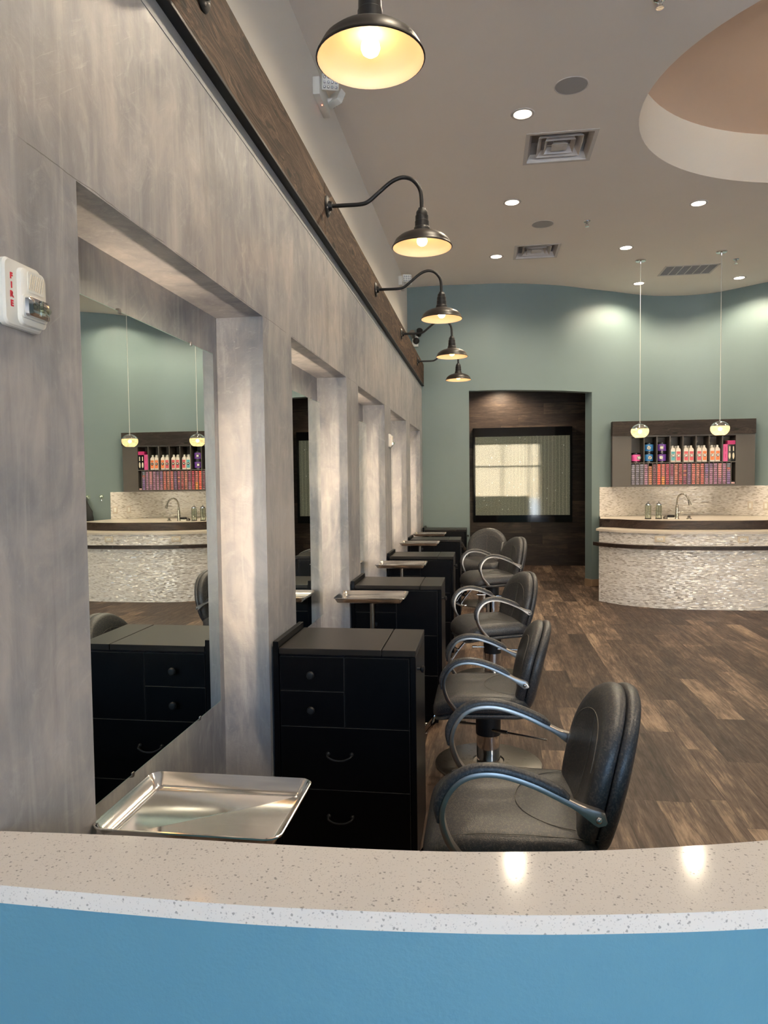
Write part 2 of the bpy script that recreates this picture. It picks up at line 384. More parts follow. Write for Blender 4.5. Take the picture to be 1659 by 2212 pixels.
    def build(s, name, mat, parent=None, smooth=True, angle=40, loc=None):
        bmesh.ops.remove_doubles(s.b, verts=s.b.verts, dist=1e-6)
        bmesh.ops.recalc_face_normals(s.b, faces=s.b.faces)
        if smooth:
            lim = math.radians(angle)
            for f in s.b.faces: f.smooth = True
            for e in s.b.edges:
                if len(e.link_faces) == 2:
                    if e.calc_face_angle(0) > lim: e.smooth = False
                else: e.smooth = False
        me = D.meshes.new(name); s.b.to_mesh(me); s.b.free()
        for m in (mat if isinstance(mat, list) else [mat]): me.materials.append(M[m] if isinstance(m, str) else m)
        o = D.objects.new(name, me); COL.objects.link(o)
        if parent is not None: o.parent = parent
        if loc is not None: o.location = loc
        return o

def cr(pts, sub=6):
    """Catmull-Rom through 2-D or 3-D points"""
    P = [tuple(p) for p in pts]; out = []
    for i in range(len(P) - 1):
        p0 = P[max(0, i - 1)]; p1 = P[i]; p2 = P[i + 1]; p3 = P[min(len(P) - 1, i + 2)]
        for k in range(sub):
            t = k / sub
            out.append(tuple(0.5 * (2 * b + (c - a) * t + (2 * a - 5 * b + 4 * c - d) * t * t + (-a + 3 * b - 3 * c + d) * t ** 3) for a, b, c, d in zip(p0, p1, p2, p3)))
    out.append(P[-1]); return out

def offset(path, d):
    """offset a plan polyline towards its left"""
    out = []
    for i, p in enumerate(path):
        a = path[max(0, i - 1)]; b = path[min(len(path) - 1, i + 1)]
        tx, ty = b[0] - a[0], b[1] - a[1]; l = math.hypot(tx, ty) or 1
        out.append((p[0] - ty / l * d, p[1] + tx / l * d))
    return out

def resample(path, n):
    L = [0.0]
    for a, b in zip(path, path[1:]): L.append(L[-1] + math.dist(a, b))
    out = []; j = 0
    for i in range(n):
        t = L[-1] * i / (n - 1)
        while j < len(L) - 2 and L[j + 1] < t: j += 1
        k = (t - L[j]) / ((L[j + 1] - L[j]) or 1)
        out.append(tuple(a + (b - a) * k for a, b in zip(path[j], path[j + 1])))
    return out

def rr(cx, cy, hx, hy, r, z, n=6):
    out = []
    for sx, sy, a0 in ((1, 1, 0), (-1, 1, PI / 2), (-1, -1, PI), (1, -1, 1.5 * PI)):
        for i in range(n + 1):
            a = a0 + PI / 2 * i / n
            out.append((cx + sx * (hx - r) + r * math.cos(a), cy + sy * (hy - r) + r * math.sin(a), z))
    return out

def struct(o, label=None):
    o['kind'] = 'structure'
    if label: o['label'] = label
    return o

def text(name, body, size, mat, parent, loc, rot, align='CENTER', spacing=1.0, extrude=0.0004, bold=0.0, sx=1.0):
    c = D.curves.new(name, 'FONT'); c.body = body; c.size = size; c.align_x = align; c.align_y = 'CENTER'
    c.space_line = spacing; c.extrude = extrude; c.offset = bold; c.resolution_u = 3
    c.materials.append(M[mat]); o = D.objects.new(name, c); COL.objects.link(o)
    dg = bpy.context.evaluated_depsgraph_get(); dg.update()
    me = D.meshes.new_from_object(o.evaluated_get(dg)); D.objects.remove(o); D.curves.remove(c)
    me.name = name
    for v in me.vertices: v.co.x *= sx
    o = D.objects.new(name, me); COL.objects.link(o)
    if not me.materials: me.materials.append(M[mat])
    o.parent = parent; o.location = loc; o.rotation_euler = rot; return o

def copy_tree(o, parent=None):
    c = o.copy(); COL.objects.link(c)
    if parent is not None:
        c.parent = parent; c.matrix_parent_inverse = o.matrix_parent_inverse
    for ch in o.children: copy_tree(ch, c)
    return c

def spot(name, loc, power, col, size=1.6, blend=0.6, r=0.05, parent=None):
    l = D.lights.new(name, 'SPOT'); l.energy = power; l.color = col; l.spot_size = size; l.spot_blend = blend; l.shadow_soft_size = r
    o = D.objects.new(name, l); COL.objects.link(o); o.location = loc
    if parent is not None: o.parent = parent
    return o

# ------------------------------------------------------------------ the room
XW = -0.19; Y0 = -2.6; XR = 9.0
WALL = cr([(-0.19, 9.755), (0.2, 9.725), (0.57, 9.742), (1.15, 9.785), (1.81, 10.0), (2.28, 10.28), (2.62, 10.48), (3.05, 10.745), (3.33, 10.865), (3.6, 10.91), (3.85, 10.905), (4.12, 10.83), (4.40, 10.60), (4.66, 10.37), (5.0, 10.16), (5.5, 10.0), (6.2, 9.9), (7.2, 9.86), (9.0, 9.86)], 5)
def wall_y(x):
    for a, b in zip(WALL, WALL[1:]):
        if a[0] <= x <= b[0]: return a[1] + (b[1] - a[1]) * (x - a[0]) / (b[0] - a[0])
    return WALL[-1][1]
def wall_seg(x0, x1):
    return [(x0, wall_y(x0))] + [p for p in WALL if x0 + 1e-4 < p[0] < x1 - 1e-4] + [(x1, wall_y(x1))]
OPX0, OPX1, OPZ = 0.64, 2.335, 2.735
TH = 0.145

mb = MB(); mb.box(-0.6, XR, Y0, 13.0, -0.05, 0.0); struct(mb.build('floor', 'floor', smooth=False), 'brown wood-look plank floor')

# left plaster wall with five recesses
NICHES = [(NL + k * S, NR + k * S) for k in range(5)]
mb = MB(); yE = 9.76; WT = 2.80
ys = [Y0] + [q for n in NICHES for q in n] + [yE]
for i in range(0, len(ys), 2):
    mb.poly([(0, ys[i], 0), (0, ys[i + 1], 0), (0, ys[i + 1], NZ), (0, ys[i], NZ)])
for i in range(len(ys) - 1):
    mb.poly([(0, ys[i], NZ), (0, ys[i + 1], NZ), (0, ys[i + 1], WT), (0, ys[i], WT)])
for a, b in NICHES:
    mb.poly([(ND, a, 0), (ND, b, 0), (ND, b, NZ), (ND, a, NZ)])
    mb.poly([(0, a, 0), (ND, a, 0), (ND, a, NZ), (0, a, NZ)])
    mb.poly([(ND, b, 0), (0, b, 0), (0, b, NZ), (ND, b, NZ)])
    mb.poly([(0, a, NZ), (ND, a, NZ), (ND, b, NZ), (0, b, NZ)])
mb.poly([(-.187, Y0, WT), (0, Y0, WT), (0, yE, WT), (-.187, yE, WT)])
struct(mb.build('wall_left', 'plaster', smooth=False), 'polished grey plaster wall with five tall mirror recesses')
mb = MB(); mb.box(-0.34, XW, Y0, 9.9, 0, ZC + 0.4); struct(mb.build('wall_left_upper', 'white_paint', smooth=False), 'white wall above the wooden beam')
mb = MB(); mb.box(-0.10, 0.0018, Y0, yE, 2.762, 2.822, 0.0008); struct(mb.build('trim_1', simple('grey_trim', (0.30, 0.31, 0.32), 0.5), smooth=False), 'thin grey strip under the wooden beam')

# back wall: curved, with an opening
mb = MB()
sA = wall_seg(-0.19, OPX0); sH = wall_seg(OPX0, OPX1); sB = wall_seg(OPX1, 9.0)
for sg, z0, z1 in ((sA, 0, ZC + .4), (sH, OPZ, ZC + .4), (sB, 0, ZC + .4)):
    mb.ribbon(sg, offset(sg, TH), z0, z1)
struct(mb.build('wall_back', 'teal', angle=30), 'curving blue-green back wall with a wide opening')
mb = MB(); mb.ribbon(offset(sA, -0.009), sA, 0, 0.10)
jb = [(2.245, 10.40 + .06), (OPX1 - .004, wall_y(OPX1) - .009)] + offset(sB, -0.009)[1:]
mb.ribbon(offset(sB, -0.009), sB, 0, 0.10)
e = offset(sB, TH)[0]; s0 = sB[0]
mb.ribbon([(e[0] - .008, e[1] - .003), (s0[0] - .008, s0[1] - .003)], [e, s0], 0, 0.10)
struct(mb.build('baseboard_back', 'tan_base', angle=30), 'tan rubber base along the blue-green wall')

# alcove behind the opening
mb = MB(); mb.box(-0.6, 4.2, 12.75, 12.9, 0, 3.4); struct(mb.build('wall_alcove', 'darkplank', smooth=False), 'dark wood plank wall beyond the opening')
mb = MB(); mb.box(-0.36, -0.24, 9.9, 12.75, 0, 3.4); struct(mb.build('wall_alcove_left', 'taupe', smooth=False))
mb = MB(); mb.box(4.2, 4.35, 11.05, 12.75, 0, 3.4); struct(mb.build('wall_alcove_right', 'taupe', smooth=False))
ac = resample(offset(wall_seg(-.19, 4.25), TH + .002), 40)
mb = MB(); mb.ribbon(ac, [(p[0], 12.75) for p in ac], 3.2, 3.26); struct(mb.build('ceiling_alcove', 'ceil_paint', smooth=False))

# ceiling with an oval recess and two vent wells
DC = (3.89, 5.30); DA, DB_, DH = 1.93, 1.656, 0.42
NE = 96
ell = [(DC[0] + DA * math.cos(2 * PI * i / NE), DC[1] + DB_ * math.sin(2 * PI * i / NE)) for i in range(NE)]
VENTS = [(1.445, 5.885, 0.27), (1.45, 8.497, 0.255)]
mb = MB(); b = mb.b
def loop(pts):
    vs = [b.verts.new((p[0], p[1], ZC)) for p in pts]
    return [b.edges.new((vs[i], vs[(i + 1) % len(vs)])) for i in range(len(vs))]
es = loop([(XW, Y0), (XR, Y0), (XR, 11.3), (XW, 11.3)]) + loop(ell)
for vx, vy, h in VENTS: es += loop([(vx - h + .03, vy - h + .03), (vx + h - .03, vy - h + .03), (vx + h - .03, vy + h - .03), (vx - h + .03, vy + h - .03)])
bmesh.ops.triangle_fill(b, use_beauty=True, edges=es)
co = mb.build('ceiling', 'ceil_paint', smooth=False)
struct(co, 'pale beige ceiling')
mb = MB(); mb.loft([[(x, y, ZC) for x, y in ell], [(x, y, ZC + DH) for x, y in ell]], False, False)
struct(mb.build('ceiling_recess_side', 'cove_paint', angle=60), 'cream upright edge of the oval ceiling recess')
mb = MB(); mb.poly([(x, y, ZC + DH) for x, y in ell])
struct(mb.build('ceiling_recess_top', 'dome_paint', smooth=False), 'tan top of the oval ceiling recess')
mb = MB(); mb.box(XW - .15, XR + .15, Y0 - .15, 13.0, ZC + 0.6, ZC + 0.7); struct(mb.build('roof', 'pavement', smooth=False))

# right wall and the glazed shop front behind the camera
mb = MB(); mb.box(XR, XR + .15, Y0, 11.0, 0, ZC + .6); struct(mb.build('wall_right', 'teal', smooth=False))
mb = MB()
WINS = [(0.35, 2.95), (3.55, 8.4)]; WZ = 2.9
for a, b2 in ((-0.34, WINS[0][0]), (WINS[0][1], WINS[1][0]), (WINS[1][1], XR + .15)): mb.box(a, b2, Y0 - .15, Y0, 0, ZC + .6)
for a, b2 in WINS: mb.box(a, b2, Y0 - .15, Y0, WZ, ZC + .6)
struct(mb.build('wall_front', 'white_paint', smooth=False))
for wi, (a, b2) in enumerate(WINS):
    vs = [a, 1.52, 2.52, b2] if wi == 0 else [a, a + 1.62, a + 3.24, b2]
    f = MB()
    for v in vs: f.box(min(max(v - .03, a), b2 - .06), min(max(v - .03, a), b2 - .06) + .06, Y0 - .11, Y0 - .03, 0, WZ)
    for z in (0.0, 1.96, WZ - .06): f.box(a, b2, Y0 - .105, Y0 - .035, z, z + .06)
    fo = struct(f.build('window_%d' % (wi + 1), 'bronze', smooth=False))
    g = MB(); g.box(a + .01, b2 - .01, Y0 - .073, Y0 - .067, 0.02, WZ - .02); g.build('window_pane', 'window_glass', fo, smooth=False)
    l = D.lights.new('window_portal', 'AREA'); l.shape = 'RECTANGLE'; l.size = b2 - a; l.size_y = WZ; l.cycles.is_portal = True
    lo = D.objects.new('window_portal', l); COL.objects.link(lo); lo.location = ((a + b2) / 2, Y0 - .16, WZ / 2); lo.rotation_euler = (PI / 2, 0, 0)
mb = MB(); mb.box(-30, 40, -60, Y0 - .15, -0.2, -0.06); struct(mb.build('ground', 'pavement', smooth=False))
mb = MB(); mb.box(-25, 35, -34, -32, -0.1, 6.5); mb.box(-25, 35, -34.2, -31.8, 6.5, 6.9)
struct(mb.build('exterior_facade', 'exterior', smooth=False))

# ------------------------------------------------------------------ beam
be = thing('wooden_beam', 'long stained wooden beam running along the top of the plaster wall', 'beam', (0, 0, 0))
for i, (a, b2) in enumerate([(Y0 + .01, 3.70), (3.703, 6.95), (6.953, 9.75)]):
    m = MB(); m.box(-0.185, 0.030, a, b2, 2.824, 3.108, 0.004); m.build('board', 'beam', be, smooth=False)
m = MB(); m.box(-0.03, 0.034, Y0 + .01, 9.752, 2.814, 2.828, 0.003); tag(m.build('edge_strip', 'blackiron', be, smooth=False), 'black strip along the lower edge')

# ------------------------------------------------------------------ gooseneck lamps
def make_lamp():
    t = thing('gooseneck_lamp', '', 'wall lamp', (0.030, 0, 2.957), 0, 'gooseneck lamps along the beam')
    m = MB(); m.lathe([(0.0, 0.0), (0.054, 0.0), (0.056, 0.003), (0.050, 0.009), (0.026, 0.012), (0.022, 0.030), (0.0, 0.030)], 28, axis='x'); m.build('wall_plate', 'blackiron', t)
    for a in (PI / 2, -PI / 2, PI / 2 + 2.1, -PI / 2 + 1.0):
        m = MB(); m.sphere((0.010, 0.038 * math.cos(a), 0.038 * math.sin(a)), 0.007, 0.6, 1, 1, 10, 6); m.build('screw', 'pewter', t)
    pts = [(0.0, 0.0, 0.0), (0.09, 0, -.001), (0.178, 0, -.001), (0.222, 0, 0.010), (0.275, 0, 0.050), (0.33, 0, 0.093), (0.372, 0, 0.115), (0.412, 0, 0.121), (0.452, 0, 0.108), (0.485, 0, 0.073), (0.500, 0, 0.030), (0.503, 0, -.05)]
    m = MB(); m.tube(cr(pts, 5), 0.0105, 12); m.build('arm', 'blackiron', t)
    c = (0.503, 0, -.040)
    m = MB(); m.lathe([(0.0, -.002), (0.018, -.002), (0.020, -.010), (0.024, -.014), (0.029, -.022), (0.030, -.040), (0.0335, -.042), (0.034, -.068), (0.036, -.070), (0.0365, -.098), (0.041, -.102), (0.0435, -.116), (0.043, -.118), (0.0, -.118)], 32, c); m.build('neck', 'blackiron', t)
    m = MB(); m.lathe([(0.040, -.112), (0.046, -.122), (0.060, -.128), (0.090, -.136), (0.118, -.149), (0.138, -.166), (0.148, -.184), (0.152, -.196), (0.1565, -.199), (0.157, -.203), (0.153, -.204), (0.149, -.197), (0.145, -.183), (0.135, -.168), (0.115, -.152), (0.088, -.140), (0.05, -.131), (0.038, -.128)], 48, c); m.build('shade', 'bronze', t)
    m = MB(); m.lathe([(0.012, -.1335), (0.030, -.1338), (0.05, -.1345), (0.088, -.1425), (0.114, -.1545), (0.1335, -.170), (0.1435, -.184), (0.1475, -.1975), (0.1530, -.2050)], 48, c); tag(m.build('shade_lining', 'lining', t), 'white inside of the shade')
    m = MB(); m.lathe([(0.0, -.196), (0.012, -.194), (0.023, -.186), (0.028, -.173), (0.026, -.160), (0.018, -.147), (0.014, -.132)], 20, c); m.build('bulb', 'bulb', t)
    return t
lamp0 = make_lamp()
LL = ['black gooseneck lamp nearest the camera, its shade seen from below at the picture top',
      'second black gooseneck lamp from the camera, its whole curved arm in view',
      'third black gooseneck lamp from the camera, middle one of the five',
      'fourth black gooseneck lamp from the camera, its arm partly behind a shade',
      'fifth black gooseneck lamp, farthest along the beam and smallest in view']
for k in range(5):
    o = lamp0 if k == 0 else copy_tree(lamp0)
    o.location = (0.030, 2.07 + 1.68 * k, 2.997); o['label'] = LL[k]

# ------------------------------------------------------------------ mirrors
MYAW = -.002
ml = ['frameless wall mirror in the nearest recess, reflecting the colour shelf', 'frameless wall mirror in the second recess, reflecting the dark opening', 'frameless wall mirror in the third recess from the camera', 'frameless wall mirror in the fourth recess from the camera', 'frameless wall mirror in the fifth and farthest recess']
for k in range(5):
    cyn = (NICHES[k][0] + NICHES[k][1]) / 2; w = .885
    t = thing('wall_mirror', ml[k], 'mirror', (-.1262, cyn - w / 2 - .012, 0.737), 0.0, 'mirrors in the plaster recesses')
    t.rotation_euler = (0, 0, MYAW)
    H = 1.276
    q = .112; m = MB(); m.box(ND + .1285, -.006, q, w - q, q, H - q); m.build('mounting_panel', 'blackiron', t, smooth=False)
    m = MB(); xa, xb = ND + .136, ND + .146
    m.poly([(xa, w - q + .001, q), (xb, w - q + .001, q), (xb, w - q + .001, H - q), (xa, w - q + .001, H - q)]); m.poly([(xa, q - .001, q), (xa, q - .001, H - q), (xb, q - .001, H - q), (xb, q - .001, q)])
    m.poly([(xa, q, H - q + .001), (xa, w - q, H - q + .001), (xb, w - q, H - q + .001), (xb, q, H - q + .001)]); m.poly([(xa, q, q - .001), (xb, q, q - .001), (xb, w - q, q - .001), (xa, w - q, q - .001)])
    tag(m.build('added_light_strip', 'strip', t, smooth=False), 'added warm light strip, hidden behind the mirror edge')  # added hidden emitters that brighten the inner recess sides and soffit
    m = MB(); m.box(-.006, 0, 0, w, 0, H); m.build('backing', 'mirror_edge', t, smooth=False)
    m = MB(); m.poly([(.0006, .002, .002), (.0006, w - .002, .002), (.0006, w - .002, H - .002), (.0006, .002, H - .002)]); m.build('mirror_glass', 'mirror', t, smooth=False)
    for y in (w * .25, w * .78):
        for z in (0, H):
            m = MB(); m.box(-.008, .003, y - .007, y + .007, z - .007, z + .007, .002); m.build('mirror_clip', 'pewter', t)

# ------------------------------------------------------------------ cabinets
CW, CD, CH = 0.572, 0.398, 0.883
def make_cabinet():
    t = thing('styling_cabinet', '', 'cabinet', (0, 0, 0), 0, 'black styling cabinets along the wall')
    m = MB(); m.box(.012, CW - .002, .018, CD, .05, CH - .026, .002); m.build('body', 'black', t, smooth=False)
    m = MB(); m.box(.03, CW - .03, .05, CD - .03, 0, .05); m.build('plinth', 'black', t, smooth=False)
    m = MB(); m.box(.024, .436, -.003, CD, CH - .024, CH, .002); m.build('worktop', 'blacktop', t, smooth=False)
    m = MB(); m.box(.440, CW, -.003, CD, CH - .024, CH, .002); m.build('flap_top', 'blacktop', t, smooth=False)
    m = MB(); m.box(0, .022, -.004, CD, .05, CH + .026, .002); m.build('back_guard', 'black', t, smooth=False)
    m = MB(); m.box(CW - .022, CW, 0.0, CD, .05, CH - .027, .002); m.build('side_panel', 'black', t, smooth=False)
    x0, xm, x1 = .025, .288, CW - .025
    zt, z1, z2, z3, z4 = CH - .032, .713, .569, .316, .06
    g = .0012
    def front(name, a, b2, c, d2):
        m = MB(); m.box(a + g, b2 - g, 0.0, .018, c + g, d2 - g, .0010, 1)
        for fc in m.b.faces:
            if min(e.calc_length() for e in fc.edges) < .004 and fc.calc_center_median().y < .009: fc.material_index = 1
        return m.build(name, ['black', 'worn_edge'], t, smooth=False)
    def knob(par, x, z):
        m = MB(); m.lathe([(.006, 0.0), (.005, -.010), (.009, -.014), (.0155, -.020), (.0165, -.027), (.012, -.033), (.0, -.035)], 20, (x, 0, z), 'y'); m.build('knob', 'blackiron', par)
    def handle(par, x, z):
        m = MB(); m.tube(cr([(x - .048, 0, z + .008), (x - .047, -.022, z + .004), (x - .025, -.028, z - .006), (x, -.029, z - .009), (x + .025, -.028, z - .006), (x + .047, -.022, z + .004), (x + .048, 0, z + .008)], 4), .0042, 8)
        m.sphere((x - .048, -.003, z + .008), .009); m.sphere((x + .048, -.003, z + .008), .009); m.build('handle', 'blackiron', par)
    for a, b2 in ((z1, zt), (z2, z1)):
        d = front('drawer', x0, xm, a, b2); knob(d, (x0 + xm) / 2, (a + b2) / 2)
    front('door', xm, x1, z2, zt)
    for a, b2 in ((z3, z2), (z4, z3)):
        d = front('drawer', x0, x1, a, b2); handle(d, (x0 + x1) / 2 - .02, b2 - .115)
    m = MB(); m.lathe([(.005, 0), (.005, .012), (.014, .018), (.015, .026), (.009, .030), (0, .031)], 20, (CW, .055, CH - .085), 'x'); m.build('side_knob', 'blackiron', t)
    return t
cab0 = make_cabinet()
CL = ['black styling cabinet nearest the camera, its drawer fronts and two round knobs in full view',
      'second black styling cabinet, behind the second tray', 'third black styling cabinet, middle one of the row',
      'fourth black styling cabinet, just before the last one', 'last black styling cabinet, against the blue-green back wall']
CY = [1.6191 * S + k * S for k in range(5)]
CPOS = [(.008, CY[0]), (.006, CY[1]), (.006, CY[2]), (.006, CY[3]), (.030, 9.315)]
for k in range(5):
    o = cab0 if k == 0 else copy_tree(cab0)
    o.location = (CPOS[k][0], CPOS[k][1], 0); o['label'] = CL[k]

# ------------------------------------------------------------------ tray stands
def make_tray():
    t = thing('tray_stand', '', 'tray stand', (0, 0, 0), 0, 'aluminium tray stands between the cabinets')
    hx, hy = .210, .150
    prof = [(-.028, .000), (-.026, .002), (-.018, .006), (-.003, .030), (-.0005, .0335), (.002, .0325), (.002, .029), (-.001, .0285)]
    m = MB()
    rings = [rr(0, 0, hx + d, hy + d, max(.006, .030 + d), z, 6) for d, z in prof]
    m.loft(rings, True, False)
    m.loft([rr(0, 0, hx - .030, hy - .030, .012, .0012, 6), rr(0, 0, hx - .026, hy - .026, .014, .0032, 6), rr(0, 0, hx - .019, hy - .019, .016, .0072, 6), rr(0, 0, hx - .004, hy - .004, .028, .0302, 6)], True, False)
    m.build('tray', 'alu', t, angle=50)
    m = MB(); m.lathe([(0, 0), (.05, 0), (.05, -.006), (.018, -.010), (.0, -.010)], 20); m.build('flange', 'blackiron', t)
    m = MB(); m.tube([(0, 0, -.008), (0, 0, -.70)], .0145, 14); m.build('post', 'steelbase', t)
    for a in range(4):
        an = PI / 4 + a * PI / 2; c, s_ = math.cos(an), math.sin(an)
        m = MB(); m.tube([(0, 0, -.66), (.20 * c, .12 * s_, -.70), (.23 * c, .14 * s_, -.73)], .010, 8); m.build('leg', 'blackiron', t)
    return t
tray0 = make_tray()
TL_ = ['aluminium tray stand nearest the camera, just past the quartz counter', 'second aluminium tray stand, in front of the second black cabinet', 'third aluminium tray stand, middle one of the row', 'fourth aluminium tray stand, pale gold in the light', 'farthest aluminium tray stand, before the last cabinet']
TP = [(.214, 1.538, .777), (.172, 4.205, .824), (.155, 5.895, .816), (.154, 7.575, .843), (.143, 9.13, .820)]
for k in range(5):
    o = tray0 if k == 0 else copy_tree(tray0)
    o.location = TP[k]; o['label'] = TL_[k]
    dz = TP[k][2]
    for ch in o.children:
        if ch.name.startswith('post'): ch.scale.z = (dz - .055) / .70
        if ch.name.startswith('leg'): ch.location.z = -(dz - .745)

# ------------------------------------------------------------------ salon chairs (front is -x)
def ipol(tab, k):
    for (a, va), (b, vb) in zip(tab, tab[1:]):
        if a <= k <= b:
            u = (k - a) / (b - a); return va + (vb - va) * u
    return tab[-1][1]
BZ, BA, BT, BB = 0.555, 0.248, 0.232, 0.215
def back_pt(k, th, d, side):
    c, s_ = math.cos(th), math.sin(th)
    n = 2.1 if s_ >= 0 else 3.6
    y = BA * math.copysign(abs(c) ** (2 / n), c) * k
    y *= (1.0 - .10 * max(0, -s_))
    z = BZ + (BT if s_ >= 0 else BB) * math.copysign(abs(s_) ** (2 / n), s_) * k
    return back_bend(y, z, d * side)
def back_bend(y, z, d):
    x = .178 + (z - .34) * .235 + .40 * max(0, z - .60) ** 2 - .30 * y * y - d
    return (x, y, z)
FRONT = [(0.0, .040), (.35, .043), (.62, .052), (.80, .055), (.92, .050), (.97, .042), (1.0, .026)]
REAR = [(0.0, .056), (.5, .054), (.8, .050), (.93, .042), (.98, .034), (1.0, .022)]
def make_chair():
    t = thing('salon_chair', '', 'chair', (0, 0, 0), 0, 'charcoal salon chairs by the cabinets')
    up = []
    NT_ = 56; ths = [2 * PI * i / NT_ for i in range(NT_)]
    # backrest cushion and shell
    def half(tab, side, gap):
        rings = [[back_pt(.955, th, gap * .3, side) for th in ths], [back_pt(.985, th, gap, side) for th in ths], [back_pt(1.0, th, gap + .010, side) for th in ths]]
        for k, d in reversed(tab): rings.append([back_pt(max(k, .02), th, d, side) for th in ths])
        m = MB(); m.loft(rings); return m
    up.append(half(FRONT, 1, .004).build('backrest', 'vinyl', t, angle=70))
    up.append(half(REAR, -1, .004).build('back_shell', 'vinyl', t, angle=70))
    def kof(y, z):
        n = 2.1 if z >= BZ else 3.6
        return (abs(y / BA) ** n + abs((z - BZ) / (BT if z >= BZ else BB)) ** n) ** (1 / n)
    def on(y, z): return back_bend(y, z, ipol(FRONT, min(1, kof(y, z))) + .0006)
    m = MB(); m.tube([on(.19 * math.sin(a), .60 + .105 * math.cos(a)) for a in [(-1.55 + 3.1 * i / 24) for i in range(25)]], .0012, 5)
    m.tube([on(0, .705 - .33 * i / 14) for i in range(15)], .0012, 5)
    up.append(m.build('stitching', 'stitch', t))
    # seat
    cx, hx, hy, r = -.035, .250, .252, .095
    def seat_fix(p):
        x, y, z = p
        f = max(0.0, (-x - .12)) / .165
        z -= .040 * f * f
        z += .010 * (abs(y) / .25) ** 2 * max(0, 1 - abs(x) / .3)
        return (x, y, z)
    rg = [(.020, .352), (.004, .356), (0, .368), (0, .398), (.006, .416), (.020, .430), (.045, .438), (.10, .441), (.17, .439), (.235, .438)]
    m = MB(); m.loft([[seat_fix(p) for p in rr(cx, 0, hx - i, hy - i, max(.012, r - i * .35), z, 7)] for i, z in rg])
    up.append(m.build('seat', 'vinyl', t, angle=70))
    rg = [(.060, .318), (.018, .322), (.004, .332), (.006, .344), (.016, .352)]
    m = MB(); m.loft([[seat_fix(p) for p in rr(cx + .004, 0, hx - i, hy - i, max(.012, r - i * .3), z, 7)] for i, z in rg])
    up.append(m.build('seat_base', 'vinyl', t, angle=70))
    m = MB(); m.tube([seat_fix((.17 + .19 * math.cos(a), .20 * math.sin(a), .4412)) for a in [PI * .56 + PI * .88 * i / 24 for i in range(25)]], .0012, 5)
    for sg in (-1, 1): m.tube([seat_fix((-.22 + .42 * i / 12, sg * .226, .4315)) for i in range(13)], .0010, 5)
    up.append(m.build('seat_stitching', 'stitch', t))
    # arms
    A = [(.200, .512), (.182, .522), (.150, .538), (.105, .562), (.013, .604), (-.078, .627), (-.155, .616), (-.204, .572), (-.224, .508), (-.206, .438), (-.165, .382), (-.140, .350)]
    P = resample(cr(A, 6), 52)
    for sg in (-1, 1):
        def bar(f):
            h = .0085 + .0115 * max(0, 1 - max(0, f - .03) / .10) ** 1.5 + .004 * max(0, (f - .92) / .08)
            if f < .03: h *= math.sqrt(max(.05, 1 - (1 - f / .03) ** 2))
            w = .0145
            return [(-w, -h), (w, -h), (w, h * .55), (w * .7, h), (-w * .7, h), (-w, h * .55)]
        m = MB(); m.sweep_xz(P, sg * .277, bar)
        a = m.build('armrest', 'pewter', t, angle=50); up.append(a)
        Q = P[8:40]
        def pad(f):
            e = min(1, f / .07, (1 - f) / .12); e = max(.15, e) ** .5
            w, h = .0175 * (0.6 + .4 * e), .015 * e
            return [(w * math.cos(q), .0085 + h * 1.2 * math.sin(q)) for q in [PI * i / 8 for i in range(9)]] + [(-w, .0065), (w, .0065)]
        m = MB(); m.sweep_xz(Q, sg * .277, pad); m.build('arm_pad', 'vinyl', a, angle=60)
        for (x, z) in ((A[1][0] - .002, A[1][1] - .001), (A[-1][0] + .002, A[-1][1] + .006)):
            m = MB(); m.lathe([(0, .0), (.009, 0), (.0085, .005), (.005, .009), (0, .010)], 14, (0, 0, 0), 'y')
            bo = m.build('bolt', 'chrome', a); bo.location = (x, sg * (.277 + .0138), z)
            if sg < 0: bo.scale.y = -1
    m = MB(); m.lathe([(0, .170), (.066, .170), (.067, .175), (.067, .315), (.10, .318), (.10, .330), (0, .330)], 32); up.append(m.build('column_sleeve', 'blackiron', t))
    m = MB(); m.tube([(-.125, .02, .215), (-.03, .005, .212), (.06, -.02, .207)], .007, 10); m.tube([(.02, -.055, .208), (.10, -.085, .206)], .0105, 10)
    m.tube([(.10, -.085, .206), (.30, -.155, .200)], .0058, 10); m.tube([(-.155, .025, .216), (-.12, .02, .215)], .010, 10)
    up.append(m.build('pump_lever', 'chrome', t))
    # footrest
    m = MB()
    for sg in (-1, 1):
        m.sweep_xz(cr([(-.10, .322), (-.22, .300), (-.30, .225), (-.355, .150)], 5), sg * .075, [(-.011, -.004), (.011, -.004), (.011, .004), (-.011, .004)])
    m.tube(cr([(-.33, -.17, .15), (-.365, -.15, .145), (-.375, 0, .143), (-.365, .15, .145), (-.33, .17, .15)], 5), .011, 10)
    m.tube([(-.30, -.08, .222), (-.30, .08, .222)], .007, 8)
    up.append(m.build('footrest', 'chrome', t))
    m = MB(); m.lathe([(.058, .016), (.0625, .02), (.0625, .33)], 36); m.build('column', 'chrome', t)
    m = MB(); m.lathe([(0, 0), (.283, 0), (.288, .004), (.284, .010), (.262, .016), (.12, .024), (.085, .027), (.080, .020), (0, .020)], 56); m.build('base', 'steelbase', t)
    for o in up: o['lift'] = 1
    return t
ch0 = make_chair()
CHL = ['charcoal salon chair nearest the camera, large, just beyond the quartz counter', 'second charcoal salon chair, its chrome column and pump lever in view',
       'third charcoal salon chair, middle of the row', 'fourth charcoal salon chair, turned slightly towards the camera', 'farthest charcoal salon chair, facing the camera before the last cabinet']
CP = [(.955, 2.13, 0, .150), (.86, 3.83, 0, .0), (.90, 5.51, math.radians(20), .032), (.915, 7.17, math.radians(20), .168), (.82, 8.80, math.radians(76), .130)]
chairs = [ch0] + [copy_tree(ch0) for _ in range(4)]
